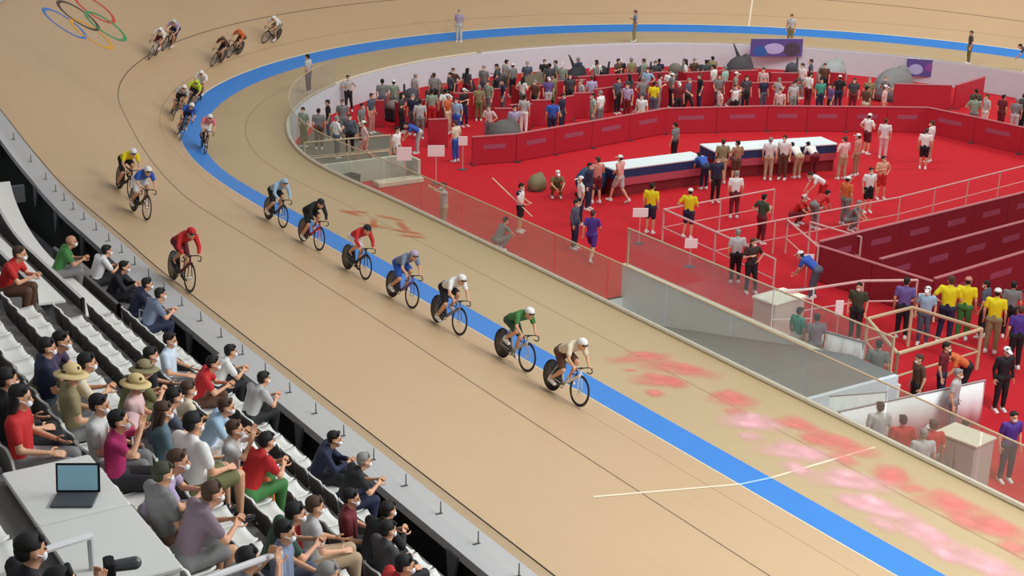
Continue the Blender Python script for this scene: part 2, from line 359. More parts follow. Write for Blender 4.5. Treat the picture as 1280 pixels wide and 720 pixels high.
while a < 40 and cnt < 90:
    mb = MB(); b_ = rimpt(a, .17, .03); mb.cap(b_, b_+Vector((0, 0, .2)), .014, .010, seg=6, hemi=1); mb.box(b_+Vector((0, -.03, 0)), (.04, .12, .02))
    FE.append(mb.obj('post', DMET, fe)); a += 1.08; cnt += 1
for o in FE: o.matrix_parent_inverse = Matrix.Translation(fe.location).inverted()
# grey brackets hanging under the coping
a = -10.0; i = 0
while a < 34:
    mb = MB(); P = rimpt(a, .52, -.05); t = Vector((-1, 0, 0))
    vs = [P+Vector((-.16, 0, 0)), P+Vector((.16, 0, 0)), P+Vector((.07, -.04, -.5)), P+Vector((-.02, -.04, -.55))]
    vs += [v+Vector((0, -.05, 0)) for v in vs]
    mb.add(vs, [(0, 1, 2, 3), (7, 6, 5, 4), (0, 4, 5, 1), (1, 5, 6, 2), (2, 6, 7, 3), (3, 7, 4, 0)])
    mb.obj('bracket', mat('bracket_grey', '6e6e70', .6), None, label='grey tapered bracket hanging under the white coping over the dark gap', category='bracket', group='brackets under the white coping'); a += 2.6

# ---------------------------------------------------------------- infield
ZF = -1.6
def inn(si, o, z): P = surf(si, -wsafe(si)); return Vector((P.x-at(si, NX)*o, P.y-at(si, NY)*o, z if z is not None else P.z))
from mathutils.geometry import tessellate_polygon
RX0, RX1, RY = -13.3, -3.0, 7.45     # ramp trench beside the kerb
inner = [inn(a, .02, ZF) for a in SV]
poly = []; done = False
for p in inner:
    if p.y < 8 and RX0 < p.x < RX1:
        if not done: poly += [Vector((RX1, 4.2, ZF)), Vector((RX1, RY, ZF)), Vector((RX0, RY, ZF)), Vector((RX0, 4.2, ZF))]; done = True
        continue
    poly.append(p)
mb = MB(); mb.add(poly, [tuple(reversed(t_)) for t_ in tessellate_polygon([poly])])
floor = mb.obj('floor', RED); struct(floor)
# retaining wall all round the sunken infield, kerb and kerb glass
mb, _, _ = ribbon([lambda a: inn(a, 0, surf(a, -wsafe(a)).z), lambda a: inn(a, .10, surf(a, -wsafe(a)).z), lambda a: inn(a, .10, ZF-1.7)], [0, 0], 'w')
struct(mb.obj('wall_infield', WHITEW))
mb = MB()
kp = [inn(a, .03, surf(a, -wsafe(a)).z+.04) for a in SV if a < 60]
mb.tube(kp, .065, seg=8)
struct(mb.obj('trim_6', CONC))
mb, _, _ = ribbon([lambda a: inn(a, .09, surf(a, -wsafe(a)).z), lambda a: inn(a, .02, surf(a, -wsafe(a)).z+.07), lambda a: inn(a, .10, surf(a, -wsafe(a)).z+.07)], [0, 0], 'c', 60, S1, 200)
struct(mb.obj('trim_7', WHITE))
a = -14.0; k = 0
gl = empty('kerb_barrier', inn(10, .1, -.2), label='clear glass balustrade with a cream handrail along the near kerb of the sunken infield', category='barrier')
GI = Matrix.Translation(gl.location).inverted()
while a < 44:
    n = 8; mb = MB()
    for i in range(n+1):
        q = a+.02+(2.4-.04)*i/n; z = surf(q, -wsafe(q)).z
        mb.v += [tuple(inn(q, .10, z)), tuple(inn(q, .10, z+1.15)), tuple(inn(q, .118, z+1.15)), tuple(inn(q, .118, z))]
    for i in range(n):
        for j in range(3): mb.f.append((i*4+j, i*4+j+1, i*4+5+j, i*4+4+j)); mb.m.append(0)
    mb.obj('glass_panel', GLASS, gl).matrix_parent_inverse = GI
    a += 2.4
mb = MB(); mb.tube([inn(-14+.6*i, .11, surf(-14+.6*i, -wsafe(-14+.6*i)).z+1.17) for i in range(98)], .02)
mb.obj('handrail', CREAM, gl).matrix_parent_inverse = GI

# ramp trench: sloping floor, far parapet with tall glass above it
mb = MB()
rz = lambda x: min(-.34, -1.62+.22*(x+10.2))
xs = [RX0-3, RX0, -10, -8, -6, -4.4, RX1]
for x in xs: mb.v += [(x, 4.1, rz(x)), (x, RY, rz(x))]
for i in range(len(xs)-1): mb.f.append((2*i, 2*i+2, 2*i+3, 2*i+1)); mb.m.append(0)
struct(mb.obj('ramp_floor', RAMP))
mb = MB(); mb.box(((RX0+RX1)/2, RY+.06, -2.0), (RX1-RX0+.2, .12, 2.7)); mb.box((RX0-.06, (4.3+RY)/2, -2.4), (.12, RY-4.3, 1.6)); struct(mb.obj('wall_ramp', GREYW))
mb = MB(); mb.box(((RX0+RX1)/2, RY+.06, -.63), (RX1-RX0+.2, .16, .05)); struct(mb.obj('trim_8', CONC))
mb = MB(); mb.box((RX1+.06, (4.3+RY)/2, -1.05), (.12, RY-4.3, 1.4)); struct(mb.obj('wall_landing', WHITEW))
tg = empty('ramp_glass', (-10, RY+.06, -.6), label='tall clear glass screen with a wooden toned rail standing on the grey ramp parapet', category='barrier')
for i in range(5):
    mb = MB(); mb.box((-2.2+2.0*i, 0, .53), (1.97, .014, 1.05)); mb.obj('glass_panel', GLASS, tg)
mb = MB(); mb.tube([(-3.3, 0, 1.07), (6.8, 0, 1.07)], .025); mb.obj('handrail', CREAM, tg)
for x in (-3.25, 6.8): mb = MB(); mb.box((x, 0, .53), (.05, .05, 1.08)); mb.obj('post', CREAM, tg)

def panel(x0, y0, x1, y1, h, name, m, lab, cat, grp=None, trim=PINKT, zb=ZF, t=.08, marks=0, segs=None):
    """free standing board wall from one point to another: boards, cap rail, feet"""
    L = math.hypot(x1-x0, y1-y0); o = empty(name, (x0, y0, zb), math.atan2(y1-y0, x1-x0), label=lab, category=cat)
    if grp: o['group'] = grp
    n = segs or max(1, round(L/2.0)); w = L/n
    for i in range(n):
        mb = MB(); mb.box((w*(i+.5), 0, h/2), (w-.015, t, h-.04), bev=.01); b = mb.obj('board', m, o)
        if marks and w > .9:
            for sy in (-1, 1):
                mk = MB(); mk.box((w*(i+.5), sy*(t/2+.004), h*.62), (w*.5, .006, h*.16)); mk.obj('printed_band', PINKB, b)
    mb = MB(); mb.box((L/2, 0, h), (L, t+.04, .05), bev=.01); mb.obj('cap_rail', trim, o)
    for i in range(n+1):
        mb = MB(); mb.box((min(max(w*i, .05), L-.05), 0, .02), (.06, .5, .04)); mb.obj('foot', DMET, o)
    return o
# the red board wall round the central court
RING = [(-28.82, 11.76), (-28.5, 13.6), (-29.07, 17.66), (-29.73, 22.02), (-28.1, 26.4), (-26.4, 29.5), (-24.61, 32.59), (-22.22, 32.89), (-19.86, 33.05), (-15.5, 33.1)]
rn = ['leftmost run, behind the notice boards', 'second run from the left', 'run behind the left covered table', 'run behind the gap between the tables', 'run behind the right covered table', 'run behind the white shirts right of the tables', 'last run before the bend', 'first short run right of the bend', 'right hand end run']
for (p0, p1, nn) in zip(RING, RING[1:], rn):
    panel(*p0, *p1, 1.12, 'board_wall', REDP, 'red board wall of the central court, '+nn, 'board wall', 'red board walls round the central court', marks=1)
# dark red pit divisions, right
for (x0, y0, x1, y1, h, lb) in [(-11.75, 13.6, -12.9, 27.0, 1.2, 'farthest of the three dark red board walls on the right'), (-9.6, 13.9, -10.6, 25.0, 1.2, 'middle of the three dark red board walls on the right'), (-7.55, 13.9, -8.5, 22.5, 1.2, 'nearest of the three dark red board walls on the right')]:
    panel(x0, y0, x1, y1, h, 'pit_wall', REDD, 'long dark red board wall, '+lb, 'board wall', 'dark red pit walls', marks=1)
panel(-11.75, 13.5, -7.6, 13.9, 1.1, 'pit_wall', REDD, 'short dark red board wall closing the near ends of the three long ones', 'board wall')
# cabins of the pits at the back
CAB = [(-36.48, 15.47, -36.12, 16.62), (-36.69, 17.1, -36.36, 18.21), (-36.45, 18.87, -36.22, 20.2), (-36.81, 21.19, -36.53, 22.67), (-37.14, 23.72, -36.75, 25.95), (-36.63, 26.68, -36.4, 27.64), (-35.27, 30.47, -34.84, 31.85), (-34.04, 32.02, -33.21, 33.24), (-33.08, 34.5, -32.26, 35.2), (-35.52, 12.34, -35.46, 12.84), (-32.24, 11.76, -32.0, 12.56), (-32.9, 15.35, -32.56, 16.02), (-33.61, 17.68, -33.28, 18.72), (-34.11, 20.25, -33.85, 21.2), (-35.08, 23.83, -34.23, 26.47), (-34.23, 26.47, -33.13, 28.71), (-32.48, 29.13, -31.52, 31.53), (-29.19, 35.38, -27.65, 37.61), (-27.57, 37.79, -28.52, 40.95), (-36.64, 11.62, -36.45, 11.99), (-37.3, 22.75, -37.2, 23.6), (-35.9, 28.2, -35.5, 30.2), (-35.8, 13.2, -35.6, 14.6), (-33.2, 16.3, -33.0, 17.3), (-33.5, 19.0, -33.7, 20.0), (-34.4, 21.6, -34.6, 23.4)]
ords = ['first', 'second', 'third', 'fourth', 'fifth', 'sixth', 'seventh', 'eighth', 'ninth', 'tenth', 'eleventh', 'twelfth', 'thirteenth', 'fourteenth', 'fifteenth', 'sixteenth', 'seventeenth', 'eighteenth', 'nineteenth', 'twentieth', 'twenty first', 'twenty second', 'twenty third', 'twenty fourth', 'twenty fifth', 'twenty sixth', 'twenty seventh', 'twenty eighth', 'twenty ninth', 'thirtieth', 'thirty first', 'thirty second', 'thirty third', 'thirty fourth', 'thirty fifth', 'thirty sixth', 'thirty seventh', 'thirty eighth', 'thirty ninth', 'fortieth']
def px(P):
    d = Vector(P)-Vector((cx, cy, cz)); return 640+FPX*d.dot(rt2)/d.dot(fwd)
bk = sorted([c for c in CAB if c[0] < -34.6 or c in CAB[6:9]], key=lambda c: px((c[0], c[1], ZF)))
fr = sorted([c for c in CAB if c not in bk], key=lambda c: px((c[0], c[1], ZF)))
for grp, nm in ((bk, 'back'), (fr, 'front')):
    for i, c in enumerate(grp):
        lab = f'red pit cabin screen behind the central court, {ords[i]} from the left in the {nm} row'
        o = panel(*c, 1.15, 'cabin_screen', REDP, lab, 'screen', 'red cabin screens of the pits')
        L = math.hypot(c[2]-c[0], c[3]-c[1])
        for x in ((0.02, L-.02) if nm == 'back' else ()):
            mb = MB(); mb.box((x, .4, .56), (.06, .8, 1.08), bev=.01); mb.obj('side_board', REDP, o)

# the two long covered tables
def table(x0, y0, x1, y1, dep, h, lab, dome):
    L = math.hypot(x1-x0, y1-y0); o = empty('covered_table', (x0, y0, ZF), math.atan2(y1-y0, x1-x0), label=lab, category='table', group='long covered tables on the red floor')
    mb = MB(); mb.box((L/2, dep/2, h+.02), (L, dep+.1, .07), bev=.02)
    if dome: mb.cap((L*.12, dep*.45, h), (L*.42, dep*.45, h), .12, .16, seg=12, flat=.9)
    mb.obj('white_cover', mat('cover_white', 'dfe9ea', .5, .05, 2), o, smooth=False)
    mb = MB(); mb.box((L/2, .0, h-.17), (L-.02, .05, .30)); mb.box((L/2, dep, h-.17), (L-.02, .05, .30)); mb.box((0.02, dep/2, h-.17), (.05, dep, .3)); mb.box((L-.02, dep/2, h-.17), (.05, dep, .3)); mb.obj('navy_valance', mat('navy_cloth', '1f2f5c', .7), o)
    mb = MB(); mb.box((L/2, -.01, h-.46), (L-.04, .05, .28)); mb.obj('pink_band', mat('shelf_pink', 'b44a58', .6), o)
    mb = MB(); mb.box((L/2, .06, (h-.6)/2+.01), (L-.1, .03, h-.6)); mb.box((.06, dep/2, (h-.32)/2), (.03, dep-.1, h-.32)); mb.box((L-.06, dep/2, (h-.32)/2), (.03, dep-.1, h-.32)); mb.obj('dark_red_skirt', mat('skirt_red', '7e1a22', .7), o)
    for x in (.15, L*.33, L*.66, L-.15):
        for y in (.12, dep-.12): mb = MB(); mb.box((x, y, h/2-.1), (.05, .05, h-.2)); mb.obj('leg', DMET, o)
table(-22.35, 13.75, -22.2, 18.0, .95, 1.0, 'long table under a pale cover with a navy edge, the left of the two', False)
table(-22.7, 18.75, -21.45, 23.95, 1.15, 1.05, 'long table under a white cover with a navy edge, the right of the two', True)
o = empty('covered_trolley', (-23.0, 13.3, ZF), .2, label='rounded dark blue covered trolley at the left end of the long tables', category='trolley')
mb = MB(); mb.ell((0, 0, .55), (.45, .75, .55), zmin=-.75); mb.obj('cover', mat('teal_navy_cover', '1f4668', .6), o, smooth=True)
for x in (-.25, .25):
    for y in (-.5, .5): mb = MB(); mb.cap((x-.02, y, .06), (x+.02, y, .06), .06, .06, seg=10); mb.obj('wheel', BLK, o)

# pale railings of the lanes
def railing(pts, h, name, lab, m=None, r=.028, grp=None, posts=2.2, low=True, zb=ZF, lean=0):
    o = empty(name, (pts[0][0], pts[0][1], zb), label=lab, category='railing')
    if grp: o['group'] = grp
    b = Vector((pts[0][0], pts[0][1], 0)); P = [Vector((p[0], p[1], 0))-b for p in pts]; m = m or PINKT
    mb = MB(); mb.tube([p+Vector((0, 0, h)) for p in P], r); mb.obj('top_rail', m, o)
    if low: mb = MB(); mb.tube([p+Vector((0, 0, h*.45)) for p in P], r*.6); mb.obj('lower_rail', m, o)
    for p, q in zip(P, P[1:]):
        n = max(1, round((q-p).length/posts))
        for i in range(n+1):
            if i == 0 and p != P[0]: continue
            w = p+(q-p)*i/n; mb = MB(); mb.tube([w, w+Vector((0, 0, h))], r*.9); mb.obj('post', m, o)
    return o
RL_ = mat('pale_pink_rail', 'd9a7a2', .5)
railing([(-14.3, 11.7), (-14.35, 14.2), (-14.5, 20), (-15.5, 28)], 1.1, 'lane_railing', 'long pale pink railing crossing the red floor behind the farthest dark red board wall', RL_)
railing([(-17.1, 11.9), (-17.32, 16.9)], 1.1, 'lane_railing', 'short pale pink railing running right from the yellow shirt with the white cap', RL_)
railing([(-17.1, 11.9), (-14.3, 11.7)], 1.1, 'lane_railing', 'pale pink railing slanting between the two crosswise ones by the white cap volunteer', RL_, r=.04)
railing([(-14.3, 11.7), (-11.3, 11.4)], 1.1, 'lane_railing', 'pale pink railing leading towards the glass beside the light grey shirt', RL_, r=.035)
railing([(-14.2, 14.6), (-11.6, 13.4)], 1.1, 'lane_railing', 'pale railing joining the long one to the dark red board walls', RL_, r=.035)
railing([(-13.7, 15.1), (-11.7, 15.3)], 1.1, 'lane_railing', 'pale railing leg nearest the white square sign by the dark red boards', RL_, r=.035)
railing([(-8.9, 9.6), (-8.6, 12.2), (-7.9, 13.6)], 1.1, 'lane_railing', 'pale pink railing leading from the glass corner to the nearest dark red board wall', RL_, r=.04)
railing([(-4.15, 8.8), (-6.3, 10.0), (-6.35, 11.7), (-4.3, 12.0), (-4.15, 8.8)], 1.1, 'stair_pen', 'four sided pen of brownish rails with dark infill in front of the yellow shirts', CREAM, r=.05)
# left ramp rails and its pale walls
railing([(-31.4, 5.9), (-31.05, 9.4)], 1.0, 'ramp_railing', 'pale railing above the left ramp, the farther of the two', CREAM, grp='left ramp railings')
railing([(-29.0, 5.1), (-28.75, 8.1)], 1.0, 'ramp_railing', 'pale railing above the left ramp, the nearer of the two', CREAM, grp='left ramp railings')
mb = MB(); mb.box((-28.55, 6.9, ZF+.42), (.12, 3.7, .84), bev=.02); mb.box((-28.1, 8.75, ZF+.42), (1.0, .12, .84), bev=.02)
w = mb.obj('ramp_parapet', SAGEW, None, label='pale green parapet of the left ramp beside the kerb', category='parapet')
mb = MB(); mb.box((-27.65, 7.9, ZF+.1), (.5, 1.9, .2), bev=.03); mb.obj('concrete_slab', CONC, None, label='low cream slab lying at the foot of the left ramp parapet', category='slab')
mb = MB(); mb.box((-30.1, 7.2, ZF+.012), (2.6, 3.6, .02)); q_ = [(-31.3, 5.5), (-31.4, 9.6), (-34, 11.3), (-38.3, 11.2), (-37.0, 8.9), (-34.5, 6.9), (-32.6, 5.9)]; mb.add([(x, y, ZF+.008) for x, y in q_]+[(x, y, ZF+.022) for x, y in q_], [tuple(range(7)), tuple(range(13, 6, -1))]); struct(mb.obj('ramp_mouth', mat('olive_grey_floor', '6f6a5c', .8)))
o = empty('equipment_case', (-27.9, 6.0, ZF), .3, label='dark equipment case standing by the kerb in front of the left ramp parapet', category='case')
mb = MB(); mb.box((0, 0, .25), (.5, .7, .44), bev=.03); mb.obj('body', mat('case_olive', '3f4038', .6), o)
mb = MB(); mb.box((0, 0, .49), (.52, .72, .05), bev=.02); mb.obj('lid', DARK, o); mb = MB(); mb.tube([(.27, -.12, .3), (.31, -.1, .33), (.31, .1, .33), (.27, .12, .3)], .012); mb.obj('handle', METAL, o)

# white notice boards on stands
def sign(x, y, rz, w, h, top, lab):
    o = empty('notice_board', (x, y, ZF), R(rz), label=lab, category='notice board')
    mb = MB(); mb.box((0, 0, top-h/2), (.03, w, h), bev=.008); mb.obj('board', mat('sign_white', 'f3e6e2', .5, .02), o)
    mb = MB(); mb.tube([(-.02, 0, .02), (-.02, 0, top-h/2)], .018); mb.obj('post', RL_, o)
    mb = MB(); mb.cap((0, 0, .012), (0, 0, .014), .17, .17, flat=1, seg=16, hemi=1); mb.v = [(a, b, max(0, min(.03, c))) for a, b, c in mb.v]; mb.obj('base', DMET, o)
for (x, y, w, h, tp, lb) in [(-27.03, 9.13, .62, .42, 1.45, 'white notice board on a thin stand on the red floor left of the blue trousers'), (-27.5, 8.05, .55, .5, 1.4, 'white notice board on a stand just behind the left ramp parapet'),
    (-11.2, 12.6, .38, .32, 1.1, 'small white square board at the left end of the dark red board walls'), (-14.6, 11.0, .4, .3, .9, 'low white board beside the white cap volunteer in yellow'), (-17.3, 11.1, .5, .3, 1.2, 'white board between the two yellow volunteers'),
    (-7.0, 12.9, .35, .28, 1.1, 'white square board against the dark red wall left of the yellow shirts'), (-7.5, 10.2, .22, .42, 1.2, 'narrow white board hanging by the glass corner railing'), (-28.4, 11.1, .35, .35, 1.3, 'small pinkish board at the left end of the red court wall')]:
    sign(x, y, -28, w, h, tp, lb)
# poles
mb = MB(); mb.tube([(-21.35, 8.0, .05), (-19.75, 8.55, -.95)], .018); mb.obj('pole', PALE, None, label='long thin white pole held level by the person in the white and navy shirt', category='pole')
o = railing([(-8.35, 8.6), (-7.9, 9.6)], 1.5, 'tubular_railing', 'white tubular frame beside the large white crate at the glass corner', WHITE, r=.02)
o = empty('white_crate', (-8.9, 9.35, ZF), .1, label='large white topped crate behind the corner of the tall glass', category='crate')
mb = MB(); mb.box((0, 0, .5), (.8, 1.2, .96), bev=.03); mb.obj('body', mat('crate_cream', 'd8d4c4', .6), o); mb = MB(); mb.box((0, 0, 1.02), (.86, 1.26, .08), bev=.03); mb.obj('lid', mat('crate_lid', 'efead8', .5), o)
# white cloth screens behind the near glass
def cloth(x0, y0, x1, y1, h, lab, m=WHITE, zb=ZF):
    o = empty('white_screen', (x0, y0, zb), math.atan2(y1-y0, x1-x0), label=lab, category='screen'); L = math.hypot(x1-x0, y1-y0); n = 24; mb = MB()
    for i in range(n+1):
        x = L*i/n; w = .035*math.sin(i*1.3)+.02*math.sin(i*2.9)
        mb.v += [(x, w, .03), (x, w+.03, .03), (x, .01, h), (x, .04, h)]
    for i in range(n):
        a = i*4; mb.f += [(a, a+4, a+6, a+2), (a+1, a+3, a+7, a+5), (a+2, a+6, a+7, a+3), (a, a+1, a+5, a+4)]; mb.m += [0]*4
    mb.obj('sheet', m, o, smooth=True); mb = MB(); mb.tube([(0, .02, h), (L, .02, h)], .025); mb.obj('rail', METAL, o)
    for x in (.03, L-.03): mb = MB(); mb.tube([(x, .02, 0), (x, .02, h)], .025); mb.obj('post', METAL, o)
cloth(-6.9, 8.0, -5.0, 8.55, 1.15, 'white sheet screen behind the grey parapet next to the teal shirt')
cloth(-2.3, 5.0, -1.9, 9.3, 1.1, 'long white screen running away from the near glass beside the open red floor')
cloth(-2.9, 5.2, -2.4, 6.6, 1.2, 'pale screen just behind the near glass left of the long white one', mat('cloth_pale', 'cfd0cc', .6))
# grey cabinet by the near glass
o = empty('grey_cabinet', (.15, 6.2, ZF), R(8), label='tall light grey cabinet standing behind the near glass at the lower right', category='cabinet')
mb = MB(); mb.box((0, 0, .62), (.95, .7, 1.2), bev=.03); mb.obj('body', mat('cabinet_grey', 'b7b6ad', .5), o)
for sx in (-.24, .24): mb = MB(); mb.box((sx, -.36, .62), (.44, .025, 1.1), bev=.01); d_ = mb.obj('door', mat('cabinet_grey2', 'c6c5bd', .5), o); mb = MB(); mb.cap((sx*.3, -.39, .62), (sx*.3, -.39, .74), .012, .012, seg=6); mb.obj('handle', METAL, d_)
mb = MB(); mb.box((0, 0, 1.24), (1.0, .76, .05), bev=.01); mb.obj('top', CONC, o)
# backs of the pits: covered equipment, banners
def banner(x0, y0, x1, y1, zt, h, lab, shapes):
    o = empty('hanging_banner', (x0, y0, zt-h), math.atan2(y1-y0, x1-x0), label=lab, category='banner'); L = math.hypot(x1-x0, y1-y0)
    mb = MB(); mb.box((L/2, 0, h/2), (L, .04, h)); mb.obj('cloth', mat('banner_purple', '5a4c90', .6), o)
    for i, (a, b, w, hh, c_) in enumerate(shapes): mb = MB(); mb.ell((L*a, -.022, h*b), (L*w, .004, h*hh)); mb.obj('printed_shape', mat('banner_'+c_, c_, .6), o)
    mb = MB(); mb.tube([(0, 0, h), (L, 0, h)], .02); mb.obj('rod', METAL, o)
banner(-39.6, 35.6, -38.4, 38.2, .15, .95, 'purple banner with pale shapes hanging on the far white wall', [(.2, .3, .14, .28, '2f5fa8'), (.45, .45, .2, .3, 'b8b0e0'), (.8, .4, .16, .4, '4b3f50')])
banner(-33.6, 41.0, -32.4, 42.1, -.35, .9, 'small purple and blue banner hanging on the far white wall at the right', [(.3, .4, .22, .3, 'a9b2dc'), (.75, .55, .17, .24, '8c4aa0')])
OBST = [(.15, 6.2, .85)]
def covered(x, y, rz, sx, sy, h, col, lab, spike=False):
    o = empty('covered_equipment', (x, y, ZF), R(rz), label=lab, category='equipment'); OBST.append((x, y, max(sx, sy)+.3)); mb = MB(); mb.ell((0, 0, h*.35), (sx, sy, h*.62), zmin=-.56); mb.ell((sx*.2, sy*.3, h*.45), (sx*.55, sy*.5, h*.6), zmin=-.5)
    remesh(mb, .05, 3).obj('cover', mat('cover_'+col, col, .8, .15, 3), o, smooth=True)
    if spike: mb = MB(); mb.cap((0, 0, h*.8), (-.3, -.25, h*1.35), .12, .03); mb.obj('boom', mat('cover_'+col, col, .8), o, smooth=True)
    mb = MB(); mb.box((0, 0, .04), (sx*1.5, sy*1.5, .07)); mb.obj('base', DMET, o)
covered(-30.6, 14.4, 10, .7, .8, 1.25, '5e5a57', 'grey covered equipment behind the left end of the red court wall')
covered(-37.1, 32.7, 0, .6, .9, 1.5, '494448', 'dark covered equipment with a raised arm by the far white wall', True)
covered(-38.6, 23.6, 0, .5, .7, 1.4, '2f2e33', 'black covered equipment by the far white wall above the yellow volunteer', True)
covered(-38.4, 20.9, 0, .5, .8, 1.3, '6b604a', 'brownish covered equipment by the far white wall')
covered(-31.0, 37.3, 20, .8, 1.7, 1.5, '7d7d7c', 'large grey covered equipment by the far wall left of the small banner')
covered(-34.5, 36.6, 20, .7, 1.1, 1.4, '9ea3a2', 'pale grey covered equipment by the far white wall')
covered(-24.6, 12.0, 40, .35, .5, .6, '7c7352', 'heap of olive bags lying left of the long tables')

for i, (x, y, z_) in enumerate([(-38.9, 14.4, 1.3), (-39.4, 16.0, 1.5), (-39.9, 18.1, 1.2), (-40.0, 19.8, 1.45), (-39.6, 22.0, 1.3), (-38.9, 25.2, 1.5), (-38.6, 27.5, 1.35), (-37.9, 29.0, 1.5), (-37.8, 30.6, 1.3), (-35.9, 34.9, 1.4), (-37.7, 13.0, 1.1)]):
    o = empty('equipment_trolley', (x+.35, y, ZF), R(20*i), label=f'dark equipment trolley with bags close to the far white wall, {ords[i]} from the left', category='trolley', group='equipment trolleys by the far white wall')
    OBST.append((x+.35, y, .72))
    c_ = mat('gear_%d' % (i % 4), ['3a3a3d', '56524c', '2a2b30', '6f6c66'][i % 4], .7)
    mb = MB(); mb.box((0, 0, z_*.3), (.55, .8, z_*.5), bev=.04); mb.obj('box', c_, o)
    mb = MB(); mb.ell((0, .1, z_*.62), (.25, .36, z_*.24)); mb.cap((0, -.25, z_*.55), (.05, -.3, z_), .07, .05); mb.obj('bags', mat('gear_bag_%d' % (i % 3), ['4a4b52', '7a756c', '2f3036'][i % 3], .8), o, smooth=True)
    for sx in (-.2, .2):
        for sy in (-.3, .3): mb = MB(); mb.cap((sx-.015, sy, .05), (sx+.015, sy, .05), .05, .05, seg=8); mb.obj('wheel', BLK, o)
# ---------------------------------------------------------------- people
V = Vector
def hand_mesh(curl):
    """right-hand-ish hand along +x (fingers), palm normal -z, thumb towards +y"""
    mb = MB(); mb.cap((-.01, 0, 0), (.035, .0, 0), .026, .03, flat=.5, side=(0, 1, 0)); mb.cap((.03, -.018, 0), (.06, -.022, 0), .018, .016, flat=.6, side=(0, 1, 0)); mb.cap((.03, .016, 0), (.06, .022, 0), .018, .016, flat=.6, side=(0, 1, 0))
    for y, L, in ((.030, .070), (.010, .080), (-.010, .075), (-.029, .058)):
        p = V((.066, y, 0)); a = 0
        for seg, fr in ((.42, .5), (.33, 1), (.25, 1)):
            a += curl*fr; q = p+V((math.cos(a), y*.4, -math.sin(a)))*L*seg; mb.cap(p, q, .0095, .0085, seg=8); p = q
    p = V((.0, .024, -.004))
    for d, L in (((.45, .75, -.3), .038), ((.75, .45, -.35), .03), ((.9, .1, -.35), .024)):
        q = p+V(d).normalized()*L; mb.cap(p, q, .0115, .010, seg=8); p = q
    return remesh(mb, .0065, 1)
HANDS = {0: hand_mesh(.22), 1: hand_mesh(1.15)}
def place(mb, src, org, xd, yd, flip, m):
    x = V(xd).normalized(); y = (V(yd)-x*V(yd).dot(x)).normalized(); z = x.cross(y)
    if flip: y = -y
    mb.add([V(org)+x*v[0]+y*v[1]+z*v[2] for v in src.v], [tuple(reversed(f)) for f in src.f] if flip else src.f, m)

